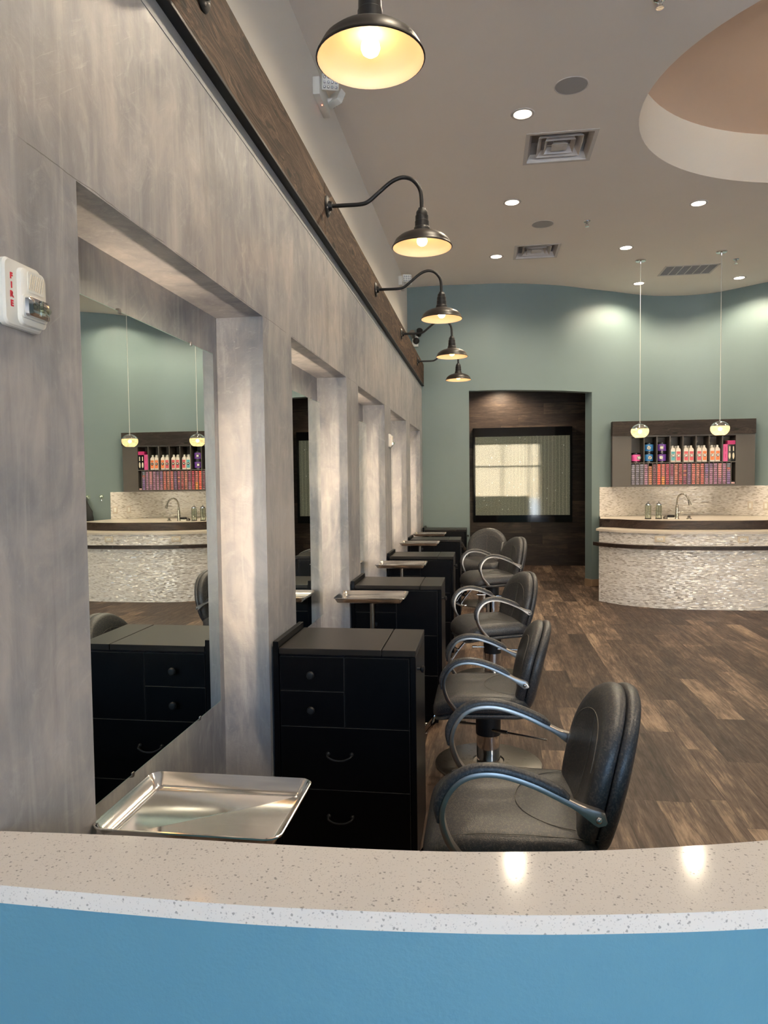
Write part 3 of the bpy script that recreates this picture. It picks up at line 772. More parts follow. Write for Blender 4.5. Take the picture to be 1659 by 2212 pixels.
for k, o in enumerate(chairs):
    x, y, rz, dz = CP[k]
    o.location = (x, y, 0); o.rotation_euler = (0, 0, rz); o['label'] = CHL[k]
    for c in o.children:
        if c.get('lift'): c.location.z = dz
        if c.name.startswith('column') and not c.name.startswith('column_sleeve'): c.scale.z = 1 + dz / .33 * .9
for o in list(D.objects):
    if 'lift' in o: del o['lift']

# ------------------------------------------------------------------ reception counter
t = thing('reception_counter', 'blue half-height counter with a speckled quartz top across the foreground', 'counter', (.6, 1.1, 0))
KC = .922
kc = lambda L: [(CAMX + (x - CAMX) * KC, y * KC) for x, y in L]
fr = cr(kc([(-.067, 1.037), (.061, 1.033), (.304, 1.029), (.532, 1.030), (.815, 1.047), (1.021, 1.071), (1.272, 1.116), (1.62, 1.20), (2.05, 1.34), (2.45, 1.52)]), 6)
bk = cr(kc([(-.067, 1.199), (.20, 1.211), (.476, 1.213), (.728, 1.221), (.89, 1.237), (1.051, 1.261), (1.216, 1.297), (1.351, 1.332), (1.60, 1.405), (1.98, 1.54), (2.36, 1.71)]), 6)
fr = [(p[0] - .6, p[1] - 1.1) for p in resample(fr, 60)]; bk = [(p[0] - .6, p[1] - 1.1) for p in resample(bk, 60)]
m = MB(); m.ribbon(fr, bk, .9173, .945)
ee = [e for e in m.b.edges if len(e.link_faces) == 2 and e.calc_face_angle(0) > 1.0]
bmesh.ops.bevel(m.b, geom=ee, offset=.0022, segments=2, affect='EDGES')
m.build('countertop', 'quartz', t, angle=30)
m = MB(); m.ribbon(offset(fr, .012), offset(bk, -.012), 0, .917); m.build('counter_body', 'blue', t, angle=30)

# ------------------------------------------------------------------ colour bar: counter, splashback, shelf
BASE = [(2.25, 9.11), (2.40, 8.925), (2.555, 8.790), (2.844, 8.648), (3.035, 8.602), (3.30, 8.578), (3.55, 8.575), (3.80, 8.580), (4.063, 8.606), (4.25, 8.650), (4.545, 8.790), (4.70, 8.925), (4.85, 9.11)]
BP = resample(cr(BASE, 6), 64)
N64 = len(BP)
wb = resample([(2.46 + (4.70 - 2.46) * i / 60, wall_y(2.46 + (4.70 - 2.46) * i / 60) - .012) for i in range(61)], N64)
ox, oy = 3.55, 8.6
def L_(path): return [(p[0] - ox, p[1] - oy) for p in path]
t = thing('colour_bar_counter', 'curved counter faced in pearly strip mosaic with dark wood ledges', 'counter', (ox, oy, 0))
m = MB(); m.ribbon(L_(BP), L_(wb), 0.0, .695, uv=True); m.build('lower_front', 'mosaic', t, angle=30)
m = MB(); m.ribbon(L_(BP), L_(wb), .740, .878, uv=True); m.build('upper_front', 'mosaic', t, angle=30)
led = resample([(2.185, 9.16)] + offset(BP, -.065)[1:-1] + [(4.915, 9.16)], N64)
m = MB(); m.ribbon(L_(led), L_(offset(BP, .05)), .696, .739); m.build('footrail_ledge', 'espresso', t, angle=30)
stn = resample([(2.215, 9.12)] + offset(BP, -.030)[1:-1] + [(4.885, 9.12)], N64)
inn = offset(BP, .30); inn[0] = (2.30, 9.40); inn[-1] = (4.80, 9.40)
inn = resample([(2.30, 9.40)] + [p for p in offset(BP, .30) if 2.45 < p[0] < 4.65] + [(4.80, 9.40)], N64)
m = MB(); m.ribbon(L_(stn), L_(offset(inn, .05)), .879, .906); m.build('stone_shelf', 'stone', t, angle=30)
m = MB(); m.ribbon(L_(inn), L_(offset(inn, .045)), .907, 1.012); m.build('raised_ledge', 'espresso', t, angle=30)
deck = resample(offset(inn, .046), N64)
m = MB(); m.ribbon(L_(deck), L_(wb), .960, .985); m.build('sink_deck', 'stone', t, angle=30)
for x in (2.865, 3.76):
    y = min(BP, key=lambda p: abs(p[0] - x))[1] - .007
    i = min(range(N64), key=lambda q: abs(BP[q][0] - x)); a = BP[max(0, i - 1)]; c = BP[min(N64 - 1, i + 1)]
    an = math.atan2(c[1] - a[1], c[0] - a[0])
    lab = 'ivory power outlet on the mosaic counter, left of the tap' if x < 3 else 'ivory power outlet on the mosaic counter, right of the tap'
    ot = thing('power_outlet', lab, 'outlet', (x, y, .816), an, 'outlets on the mosaic counter front')
    m = MB(); m.box(-.058, .058, -.006, .002, -.036, .036, .002); m.build('outlet_plate', 'ivory', ot)
    m = MB(); m.box(-.034, .034, -.009, -.005, -.016, .016, .0015); r = m.build('receptacle', 'white_plastic', ot)
    m = MB()
    for q in (-.020, .020):
        for w2 in (-.005, .005): m.box(q - .0045, q + .0045, -.0098, -.0085, w2 - .0012, w2 + .0012)
    m.lathe([(.0, -.0098), (.0035, -.0098), (.0035, -.0085)], 10, (0, 0, .008), 'y'); m.build('socket_slots', 'gap', r, smooth=False)

# splashback on the curved wall
sp = [(2.447 + (4.715 - 2.447) * i / 60, wall_y(2.447 + (4.715 - 2.447) * i / 60)) for i in range(61)]
m = MB(); m.ribbon(offset(sp, -.012), offset(sp, -.001), .987, 1.404, uv=True)
tag(m.build('mosaic_splashback', 'mosaic', angle=30), 'pearly strip-mosaic splashback on the blue-green wall behind the tap', 'splashback')
for x in (4.50, 4.655):
    lab = 'mosaic-coloured switch plate on the splashback, nearer the shelf' if x < 4.6 else 'mosaic-coloured switch plate on the splashback, nearer its right end'
    an = math.atan2(wall_y(x + .02) - wall_y(x - .02), .04)
    ot = thing('switch_plate', lab, 'switch', (x, wall_y(x) - .018, 1.125), an, 'switch plates on the splashback')
    m = MB(); m.box(-.036, .036, -.006, .001, -.058, .058, .002); m.build('plate', 'stone', ot)
    m = MB(); m.box(-.016, .016, -.009, -.005, -.033, .033, .0015); m.build('rocker', 'white_plastic', ot)

# tap, jars, bits on the deck
t = thing('sink_tap', 'tall brushed gooseneck tap at the middle of the mosaic counter', 'tap', (3.345, 9.78, .985))
m = MB(); m.lathe([(0, 0), (.030, 0), (.030, .006), (.023, .012), (.021, .10), (.019, .16), (.0125, .20), (.0, .20)], 24); m.build('body', 'nickel', t)
m = MB(); m.tube(cr([(0, 0, .19), (.001, -.01, .25), (.015, -.04, .305), (.05, -.075, .330), (.085, -.105, .310), (.105, -.125, .270), (.112, -.13, .250)], 6), .0115, 12); m.build('spout', 'nickel', t)
m = MB(); m.tube([(.110, -.128, .256), (.122, -.138, .205), (.126, -.142, .185)], [.013, .019, .021], 14); m.build('spray_head', 'nickel', t)
m = MB(); m.tube([(.0, 0, .085), (.045, -.01, .085)], .014, 12); m.tube([(.045, -.01, .085), (.075, -.015, .09)], .007, 10); m.build('lever', 'nickel', t)
def jar(x, lab):
    t = thing('glass_canister', lab, 'canister', (x, 9.80, .985), 0, 'glass canisters beside the tap')
    m = MB(); m.lathe([(0, .006), (.036, .006), (.040, .010), (.040, .170), (.034, .182), (.034, .190)], 28); m.build('glass_body', 'clear', t)
    m = MB(); m.lathe([(0, 0), (.042, 0), (.042, .008), (0, .008)], 28); m.build('base_ring', 'blackiron', t)
    m = MB(); m.lathe([(.036, .184), (.036, .192), (.020, .206), (.008, .210), (.006, .228), (0, .230)], 24); m.build('lid', 'chrome', t)
    m = MB(); m.tube([(0, 0, .008), (0, 0, .185)], .004, 8); m.build('lift_rod', 'chrome', t)
jar(2.985, 'clear glass canister beside the tap, left of the pair'); jar(3.120, 'clear glass canister beside the tap, right of the pair')
t = thing('sink_stopper', 'small round metal stopper lying right of the canisters', 'stopper', (3.205, 9.78, .985))
m = MB(); m.lathe([(0, 0), (.030, .0), (.034, .012), (.030, .030), (.012, .042), (0, .044)], 20); m.build('stopper_body', 'steelbase', t)
m = MB(); m.tube([(.02, 0, .012), (.08, -.005, .010)], .005, 8); m.build('stopper_arm', 'steelbase', t)
t = thing('nail_brush', 'small black and white brush lying left of the tap', 'brush', (3.262, 9.76, .985), .15)
m = MB(); m.box(-.045, .045, -.02, .02, .0, .022, .004); m.build('bristles', 'white_plastic', t)
m = MB(); m.box(-.040, .048, -.024, .024, .022, .052, .008); m.build('brush_back', 'blackiron', t)
t = thing('soap_knob', 'short round metal knob on the deck right of the tap', 'knob', (3.497, 9.78, .985))
m = MB(); m.lathe([(0, 0), (.034, 0), (.034, .008), (.018, .014), (.016, .026), (.022, .034), (.0, .046)], 22); m.build('knob_body', 'nickel', t)

# colour shelf on the wall
SX0, SX1, SY, SZ0, SZ1 = 2.622, 4.508, 10.36, 1.405, 2.12
KX0, KX1, KD = 2.878, 4.258, .245
sh = thing('colour_shelf', 'taupe wall shelf of cubbies with a dark wood fascia, full of colour cartons', 'shelf', (2.622, SY, SZ0))
def SB(m, x0, x1, y0, y1, z0, z1, bev=0.0): m.box(x0 - SX0, x1 - SX0, y0 - SY, y1 - SY, z0 - SZ0, z1 - SZ0, bev)
ZM, ZT, ZB = 1.742, 2.098, 1.430
m = MB()
SB(m, SX0, KX0, SY, SY + .11, SZ0, SZ1); SB(m, KX1, SX1, SY, SY + .11, SZ0, SZ1)
SB(m, KX0, KX1, SY, SY + KD, SZ0, ZB); SB(m, KX0, KX1, SY, SY + KD, ZT, SZ1)
SB(m, KX0 - .012, KX0, SY + .11, SY + KD, SZ0, SZ1); SB(m, KX1, KX1 + .012, SY + .11, SY + KD, SZ0, SZ1)
SB(m, KX0, KX1, SY + KD, SY + KD + .012, SZ0, SZ1)
m.build('carcass', 'taupe', sh, smooth=False)
m = MB(); SB(m, KX0, KX1, SY, SY + KD, ZM - .012, ZM); m.build('shelf_board', 'taupe', sh, smooth=False)
PITCH_C = (KX1 - KX0) / 8
for k in range(1, 8):
    m = MB(); x = KX0 + k * PITCH_C; SB(m, x - .007, x + .007, SY, SY + KD, ZM, ZT); m.build('upper_divider', 'taupe', sh, smooth=False)
SLOT = (KX1 - KX0) / 24
for k in range(1, 24):
    m = MB(); x = KX0 + k * SLOT; w = .007 if k % 3 == 0 else .0045
    SB(m, x - w, x + w, SY, SY + KD, ZB, ZM - .012); m.build('lower_divider', 'taupe', sh, smooth=False)
m = MB(); SB(m, SX0 - .004, SX1 + .004, SY - .022, SY - .001, 2.118, 2.320, .003); SB(m, SX0 - .004, SX1 + .004, SY - .001, SY + .10, 2.121, 2.320)
m.build('fascia_board', 'fascia', sh, smooth=False)

# cartons in the lower slots
def m_carton(name, col):
    t = NT(name); g = t.n('ShaderNodeTexCoord').outputs['Generated']; x, y, z = t.sep(g)
    rnd = t.n('ShaderNodeObjectInfo').outputs['Random']
    c = t.mix(rnd, tuple(q * 0.75 for q in col), tuple(min(1, q * 1.25 + .02) for q in col))
    nz = t.noise(t.comb(t.math('MULTIPLY', x, 3.2), t.math('MULTIPLY', rnd, 90.0), t.math('MULTIPLY', z, 3.0)), 1.0, 2)
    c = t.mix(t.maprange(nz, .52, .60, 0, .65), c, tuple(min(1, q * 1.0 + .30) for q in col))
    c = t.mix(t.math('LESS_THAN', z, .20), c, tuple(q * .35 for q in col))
    return t.done(t.pr(Base_Color=c, Roughness=.45))
PAL = {'grey lilac': (.19, .175, .235), 'mauve': (.33, .15, .25), 'copper': (.44, .15, .06), 'dark wine': (.16, .035, .06), 'red orange': (.70, .075, .035), 'coral': (.52, .13, .11),
       'orange': (.72, .26, .05), 'crimson': (.36, .02, .055), 'plum': (.26, .05, .11), 'rose copper': (.44, .14, .10), 'red': (.36, .07, .07), 'purple': (.19, .10, .22), 'pink': (.58, .24, .26),
       'violet': (.20, .11, .30), 'slate blue': (.12, .15, .21), 'pale pink': (.70, .42, .40)}
carton_mesh = {}
def carton_data(cname):
    if cname not in carton_mesh:
        m = MB(); m.box(-.0208, .0208, 0, .10, 0, .0262, .0012, 1)
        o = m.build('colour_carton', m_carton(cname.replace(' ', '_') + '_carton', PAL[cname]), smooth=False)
        carton_mesh[cname] = o.data; D.objects.remove(o)
    return carton_mesh[cname]
COLS = [['grey lilac'] * 10, ['grey lilac'] * 10, ['grey lilac'] * 10, ['mauve'] * 10, ['copper'] * 9, ['dark wine'] * 10, ['red orange'] * 10, ['orange'] * 4 + ['coral'] * 6, ['crimson'] * 10,
        ['mauve'] * 4 + ['plum'] * 6, ['rose copper'] * 10, ['red'] * 10, ['plum', 'plum', 'plum', 'plum', 'rose copper', 'plum', 'rose copper', 'plum', 'plum', 'plum'], ['purple'] * 10, ['coral'] * 10, ['rose copper'] * 10, ['coral'] * 10,
        ['mauve', 'mauve', 'mauve', 'purple', 'mauve', 'purple', 'violet', 'violet', 'purple', 'purple'], ['mauve'] * 8 + ['purple'] * 2, ['mauve'] * 10, ['mauve'] * 3 + ['pink'] * 7, ['mauve'] * 10, ['violet'] * 6 + ['mauve', 'coral', 'slate blue', 'slate blue'], ['pale pink']]
ORD = ['first', 'second', 'third', 'fourth', 'fifth', 'sixth', 'seventh', 'eighth', 'ninth', 'tenth', 'eleventh', 'twelfth', 'thirteenth', 'fourteenth', 'fifteenth', 'sixteenth', 'seventeenth', 'eighteenth', 'nineteenth', 'twentieth', 'twenty-first', 'twenty-second', 'twenty-third', 'twenty-fourth']
for ci, colm in enumerate(COLS):
    for ri, cn in enumerate(colm):
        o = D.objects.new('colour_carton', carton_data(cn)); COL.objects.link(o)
        o.location = (KX0 + (ci + .5) * SLOT + random.uniform(-.0006, .0006), SY + .004 + random.uniform(0, .004), ZB + .0006 + ri * .0288)
        place = {0: 'bottom', len(colm) - 1: 'top'}.get(ri, ORD[ri] + ' from bottom,')
        if len(colm) == 1: lab = 'pale pink colour carton alone in the last lower slot of the shelf'
        else: lab = '%s colour carton, %s %s in the %s slot from the left' % (cn, place, '' if place.endswith(',') else 'one', ORD[ci])
        tag(o, ' '.join(lab.replace(' ,', ',').split()), 'carton', 'colour cartons in the lower slots')
m = MB(); m.box(-.0205, .0205, 0, .10, 0, .018, .001, 1); o = m.build('colour_carton', 'blackgloss', smooth=False); o.location = (KX0 + 23.5 * SLOT, SY + .03, ZB + .029)
tag(o, 'flat black carton lying on the pale pink carton in the last slot', 'carton')

# jars in the upper cubbies
def cub(k): return KX0 + (k + .5) * PITCH_C
def lump(par, x, z, kind):
    m = MB()
    if kind == 'cloud':
        for a, bz, r in ((-.016, -.004, .010), (0, .004, .014), (.015, -.003, .010), (0, -.006, .012)): m.lathe([(0, -.0008), (r, -.0008), (r, 0)], 16, (a + x, 0, z + bz), 'y')
    elif kind == 'dots':
        for a in (-.009, .009):
            for bz in (-.008, .008): m.lathe([(0, -.0008), (.010, -.0008), (.010, 0)], 14, (a + x, 0, z + bz), 'y')
    else:
        m.box(x - .004, x + .004, -.0008, 0, z - .016, z + .006); m.box(x - .014, x + .014, -.0008, 0, z + .004, z + .012)
    return m.build('emblem_mark', 'white_plastic', par, smooth=False)
JM = {'pink': simple('pink_tub', (.78, .10, .36), .35), 'blue': simple('blue_tub', (.035, .20, .50), .35), 'purple': simple('purple_tub', (.16, .055, .36), .35)}
def tub(cub_k, dx, z, cn, lab, kind, ex):
    t = thing('colour_tub', lab, 'tub', (cub(cub_k) + dx, SY + .075, z), 0, 'round tubs in the upper cubbies')
    R = .063
    m = MB(); m.lathe([(0, .0), (.058, 0), (.060, .004), (R, .012), (R, .112), (.060, .116), (0, .116)], 32); m.build('tub_body', JM[cn], t)
    m = MB(); m.lathe([(0, .114), (R + .002, .114), (R + .003, .118), (R + .003, .132), (.058, .137), (0, .137)], 32); m.build('lid', 'blackgloss', t)
    m = MB(); m.lathe([(R + .0006, .002), (R + .0006, .020)], 32); m.build('lower_band', 'blackgloss', t)
    em = MB(); em.lathe([(0, -R - .0015), (.027, -R - .0015), (.027, -R + .014), (0, -R + .014)], 24, (ex, 0, .066), 'y'); eo = em.build('emblem', 'blackgloss', t)
    mk = lump(eo, ex, .066, kind); mk.location.y = -R - .0016
tub(0, -.012, ZM + .0005, 'pink', 'round pink tub with a black lid alone in the first upper cubby', 'tee', .030)
tub(1, -.012, ZM + .0005, 'blue', 'round blue tub, lower one of the two stacked in the second cubby', 'cloud', .008)
tub(1, -.010, ZM + .1385, 'blue', 'round blue tub, upper one of the two stacked in the second cubby', 'cloud', -.010)
tub(2, -.010, ZM + .0005, 'purple', 'round purple tub, lower one of the two stacked in the third cubby', 'dots', -.018)
tub(2, -.011, ZM + .1385, 'purple', 'round purple tub, upper one of the two stacked in the third cubby', 'dots', -.010)

# bottles
BM = {'teal': simple('teal_label', (.08, .36, .42), .4), 'red': simple('red_label', (.62, .085, .10), .4), 'orange': simple('orange_label', (.80, .20, .055), .4)}
def bottle(x, y, lab, cn=None, num=None):
    t = thing('developer_bottle', lab, 'bottle', (x, y, ZM + .0006), 0, 'cream bottles in the upper cubbies')
    m = MB(); m.loft([rr(0, 0, .031, .027, .008, 0), rr(0, 0, .033, .029, .009, .004), rr(0, 0, .033, .029, .009, .165), rr(0, 0, .029, .026, .010, .180), rr(0, 0, .018, .017, .012, .197), rr(0, 0, .013, .013, .0125, .203), rr(0, 0, .0125, .0125, .012, .208)]); m.build('bottle_body', 'cream_plastic', t)
    m = MB(); m.lathe([(0, .206), (.0145, .206), (.0145, .224), (.012, .227), (0, .227)], 20); m.build('cap', 'white_plastic', t)
    if cn:
        m = MB(); m.box(-.024, .026, -.0298, -.0285, .022, .108); m.box(-.024, .026, -.0298, -.0285, .112, .146); lo = m.build('front_label', BM[cn], t, smooth=False)
        m = MB(); m.lathe([(0, -.0306), (.0215, -.0306), (.0215, -.0290)], 24, (.001, 0, .088), 'y'); m.build('number_disc', 'blackgloss', lo)
        text('number', num, .030, 'white_plastic', lo, (.001, -.0308, .088), (PI / 2, 0, 0), bold=.0006)
BL = [(3, 'teal', '30', 'red', '20'), (4, 'red', '20', 'red', '20'), (5, 'red', '20', 'orange', '10'), (6, 'orange', '10', 'orange', '10')]
cubn = {3: 'fourth', 4: 'fifth', 5: 'sixth', 6: 'seventh'}
for k, c1, n1, c2, n2 in BL:
    lab1 = 'cream bottle with a %s %s label, front left in the %s cubby' % (c1, n1, cubn[k]); lab2 = 'cream bottle with a %s %s label, front right in the %s cubby' % (c2, n2, cubn[k])
    bottle(cub(k) - .042, SY + .040, lab1, c1, n1); bottle(cub(k) + .030, SY + .042, lab2, c2, n2)
    bottle(cub(k) - .044, SY + .125, 'cream bottle behind the front left bottle of the %s cubby' % cubn[k])
    bottle(cub(k) + .018, SY + .127, 'cream bottle behind the front right bottle of the %s cubby' % cubn[k])
# tall cartons in the last cubby
def tall(name, lab, x0, x1, z0, z1, mat, y=0.004, d=.09):
    m = MB(); m.box(x0, x1, SY + y, SY + y + d, z0, z1, .0015, 1); o = m.build(name, mat, smooth=False); return tag(o, lab, 'box', 'tall boxes in the last upper cubby')
c8 = KX0 + 7 * PITCH_C + .009
hot = simple('hot_pink_card', (.68, .085, .28), .4); mag = simple('magenta_card', (.55, .02, .16), .4)
tp = tall('tall_carton', 'tall pink carton standing left in the last upper cubby', c8 + .002, c8 + .062, ZM + .0006, ZM + .236, hot)
for z, s_ in ((.165, .030), (.075, .026)):
    m = MB(); m.box(c8 + .026, c8 + .037, SY + .0032, SY + .0042, ZM + z - s_, ZM + z + s_); m.build('printed_line', mag, tp, smooth=False)
for i in range(2):
    a = c8 + .064 + i * .048
    q = tall('tall_carton', ['tall black carton with pale print standing next to the pink carton', 'tall black carton with pale print at the right end of the last cubby'][i], a, a + .0465, ZM + .0006, ZM + .230, 'blackgloss', .003)
    m = MB(); m.box(a + .015, a + .030, SY + .0022, SY + .0032, ZM + .140, ZM + .205)
    m.loft([[(p[0], SY + .0022, p[2]) for p in [(a + .0225 + .013 * math.cos(w), 0, ZM + .075 + .045 * math.sin(w)) for w in [2 * PI * j / 14 for j in range(14)]]], [(p[0], SY + .0032, p[2]) for p in [(a + .0225 + .013 * math.cos(w), 0, ZM + .075 + .045 * math.sin(w)) for w in [2 * PI * j / 14 for j in range(14)]]]])
    m.build('printed_motif', 'ivory', q, smooth=False)
tall('tall_carton', 'magenta carton lying flat on top of the two black cartons', c8 + .058, c8 + .160, ZM + .2315, ZM + .286, mag, .006)

# ------------------------------------------------------------------ hooks and bag right of the colour bar
for i, x in enumerate((4.82, 4.99)):
    y = wall_y(x); an = math.atan2(wall_y(x + .02) - wall_y(x - .02), .04)
    t = thing('wall_hook', ['clear wall hook nearer the splashback, empty', 'clear wall hook above the hanging black bag'][i], 'hook', (x, y - .001, 1.335), an, 'clear wall hooks')
    m = MB(); m.lathe([(0, 0), (.034, 0), (.030, -.008), (.014, -.013), (.010, -.030), (.022, -.042), (.018, -.052), (0, -.054)], 22, (0, 0, 0), 'y'); m.build('hook_body', 'clear', t)
    m = MB(); m.tube([(0, -.02, -.01), (0, -.035, -.06), (0, -.03, -.075)], .005, 8); m.build('hook_peg', 'chrome', t)
bx = 4.99; by = wall_y(bx) - .075
t = thing('hanging_bag', 'black fabric bag hanging from the wall hook', 'bag', (bx, by, .90))
rings = []
for z, hx2, hy2, q in ((.0, .10, .045, 0), (.02, .125, .060, 0), (.12, .130, .062, .004), (.22, .10, .05, -.006), (.30, .06, .036, .004), (.36, .03, .022, .002), (.40, .016, .014, 0)):
    rings.append([(hx2 * math.cos(a) * (1 + .10 * math.sin(5 * a + z * 20)) + q, hy2 * math.sin(a) * (1 + .12 * math.cos(4 * a - z * 15)), z) for a in [2 * PI * i / 40 for i in range(40)]])
m = MB(); m.loft(rings); m.build('bag_body', 'bag', t, angle=80)
m = MB(); m.tube(cr([(-.016, 0, .38), (-.012, .008, .42), (0, .03, .434), (.012, .008, .42), (.016, 0, .38)], 5), .006, 8); m.build('strap', 'bag', t)

# ------------------------------------------------------------------ water panel
PY = 12.745
t = thing('water_panel', 'black-framed glass water panel with streaming vertical bead lines on the dark plank wall', 'wall panel', (1.49, PY, .77))
x0, x1, z0, z1 = .640 - 1.49, 2.345 - 1.49, 0.0, 1.66
m = MB()
m.box(x0, x1, -.10, 0, z0, .125, .004); m.box(x0, x1, -.10, 0, 1.505, z1, .004); m.box(x0, x0 + .040, -.10, 0, .125, 1.505, .002); m.box(x1 - .040, x1, -.10, 0, .125, 1.505, .002)
m.build('panel_frame', 'blackgloss', t, smooth=False)
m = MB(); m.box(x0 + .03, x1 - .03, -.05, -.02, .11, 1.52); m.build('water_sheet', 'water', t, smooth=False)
m = MB(); m.box(x0 + .036, x1 - .036, -.096, -.090, .118, 1.512); m.build('front_glass', 'panel_glass', t, smooth=False)

# ------------------------------------------------------------------ ceiling fittings
def downlight(x, y, lab, power=34, size=2.0, z=ZC):
    t = thing('recessed_light', lab, 'ceiling light', (x, y, z), 0, 'recessed ceiling lights')
    m = MB(); m.lathe([(.060, -.001), (.066, -.006), (.082, -.005), (.086, 0.0)], 36); m.build('trim_ring', 'vent_paint', t)
    m = MB(); m.lathe([(0, -.003), (.0625, -.003)], 36); m.build('lens', 'down', t)
    spot('downlight_beam', (0, 0, -.012), power, (1.0, .84, .62), size, .55, .055, t)
    return t
DL = [(1.132, 5.307, 'round recessed light beside the nearer square air vent'), (1.117, 6.954, 'round recessed light between the two ceiling speakers, over the chair row'),
      (2.889, 7.287, 'round recessed light just beyond the oval ceiling recess'), (.995, 8.591, 'round recessed light left of the farther square air vent'),
      (2.454, 8.533, 'round recessed light before the left pendant canopy'), (2.921, 10.118, 'round recessed light near the blue-green wall, behind the left pendant cord'),
      (4.19, 10.087, 'round recessed light near the blue-green wall, right of the pendant cords')]
for x, y, lab in DL: downlight(x, y, lab, 85 if y > 9.6 else 62, 2.65)
for x, y, lab in [(1.13, 3.62, 'added round recessed light above the first cabinet, unseen past the picture top'), (1.13, 1.95, 'added round recessed light above the quartz counter, out of view'), (5.5, 8.4, 'added round recessed light right of the pendants, out of view'), (6.4, 5.3, 'added round recessed light right of the oval recess, out of view'), (3.6, 2.2, 'added round recessed light between the oval recess and the shop front, out of view')]:
    downlight(x, y, lab, 62 if x < 2 else 105, 2.65)  # extra ceiling lights added out of view to lift the warm interior light
downlight(1.12, 12.36, 'round recessed light in the alcove above the water panel', 90, 2.6, 3.2)

def speaker(x, y, lab):
    t = thing('ceiling_speaker', lab, 'speaker', (x, y, ZC), 0, 'round ceiling speakers')
    m = MB(); m.lathe([(.104, 0), (.108, -.004), (.112, -.003), (.114, 0)], 40); m.build('rim', 'vent_paint', t)
    m = MB(); m.lathe([(0, -.004), (.06, -.004), (.105, -.002)], 40); m.build('grille', 'grey_grille', t)
speaker(1.434, 4.987, 'round grey ceiling speaker, the nearer one'); speaker(1.451, 7.595, 'round grey ceiling speaker, the farther one')

def diffuser(x, y, h, lab):
    t = thing('air_vent', lab, 'air vent', (x, y, ZC), 0, 'square ceiling air vents')
    def sq(a, z): return [(a, a, z), (-a, a, z), (-a, -a, z), (a, -a, z)]
    m = MB(); m.loft([sq(h, 0), sq(h, -.004), sq(h - .030, -.004), sq(h - .034, .010), sq(h - .055, .055)], False, False); m.build('vent_frame', 'vent_paint', t, smooth=False)
    m = MB(); m.loft([sq(h - .029, .0), sq(h - .029, .16)], False, True); m.build('vent_box', 'vent_paint', t, smooth=False)
    m = MB(); m.lathe([(.0, .158), (.125, .158)], 32); m.build('duct_opening', 'gap', t)
    for i, a in enumerate((.70, .47)):
        A_ = (h - .03) * a
        m = MB(); m.loft([sq(A_ * .80, .050), sq(A_, .003), sq(A_ + .004, .003), sq(A_ * .80 + .004, .052)], False, False); m.build('louvre', 'vent_paint', t, smooth=False)
    A_ = (h - .03) * .25
    m = MB(); m.loft([sq(A_ * .55, .030), sq(A_, .004), sq(A_ * 1.0, .0015), sq(A_ * .35, -.003)], True, True); m.build('centre_plate', 'vent_paint', t, smooth=False)
    m = MB()
    for sg in (-1, 1):
        m.tube([(sg * .02, .0, .02), (sg * .17, .17, .10)], .004, 6); m.tube([(sg * .02, .0, .02), (sg * .17, -.17, .10)], .004, 6)
    m.build('support_wires', 'vent_paint', t)
diffuser(*VENTS[0], 'square ceiling air vent, the nearer and larger-looking one'); diffuser(*VENTS[1], 'square ceiling air vent, the farther one near the lamps')
t = thing('return_grille', 'long dark-slatted return air grille between the pendant canopies and the wall', 'air vent', (3.41, 9.585, ZC), 0)
W2, D2 = .325, .215
m = MB(); m.box(-W2, W2, -D2, -D2 + .022, -.006, .0); m.box(-W2, W2, D2 - .022, D2, -.006, 0); m.box(-W2, -W2 + .022, -D2, D2, -.006, 0); m.box(W2 - .022, W2, -D2, D2, -.006, 0)
m.build('grille_frame', 'vent_paint', t, smooth=False)
m = MB(); m.box(-W2 + .01, W2 - .01, -D2 + .01, D2 - .01, -.0012, -.0004); m.build('dark_backing', 'gap', t, smooth=False)
for i in range(1, 6):
    x = -W2 + .022 + i * (2 * W2 - .044) / 6
    m = MB(); m.box(x - .005, x + .005, -D2 + .02, D2 - .02, -.005, -.001); m.build('cross_bar', 'vent_paint', t, smooth=False)
m = MB()
for i in range(22):
    y = -D2 + .032 + i * (2 * D2 - .064) / 21
    m.box(-W2 + .02, W2 - .02, y - .0022, y + .0022, -.0034, -.0012)
m.build('slats', 'grey_grille', t, smooth=False)

def sprinkler(x, y, lab):
    t = thing('sprinkler_head', lab, 'sprinkler', (x, y, ZC), 0, 'ceiling sprinkler heads')
    m = MB(); m.lathe([(0, 0), (.036, 0), (.033, -.008), (.018, -.014), (.0, -.014)], 24); m.build('escutcheon', 'chrome', t)
    m = MB(); m.tube([(0, 0, -.012), (0, 0, -.030)], .009, 10); m.tube([(-.012, 0, -.025), (-.012, 0, -.052)], .0028, 6); m.tube([(.012, 0, -.025), (.012, 0, -.052)], .0028, 6); m.tube([(-.013, 0, -.027), (.013, 0, -.027)], .004, 6); m.build('frame', 'pewter', t)
    m = MB(); m.lathe([(0, -.051), (.020, -.051), (.021, -.054), (0, -.055)], 20); m.build('deflector', 'chrome', t)
sprinkler(1.81, 4.175, 'sprinkler head nearest the camera, cut by the top edge'); sprinkler(1.894, 7.594, 'sprinkler head beside the farther ceiling speaker'); sprinkler(3.866, 9.225, 'sprinkler head right of the pendant canopies')

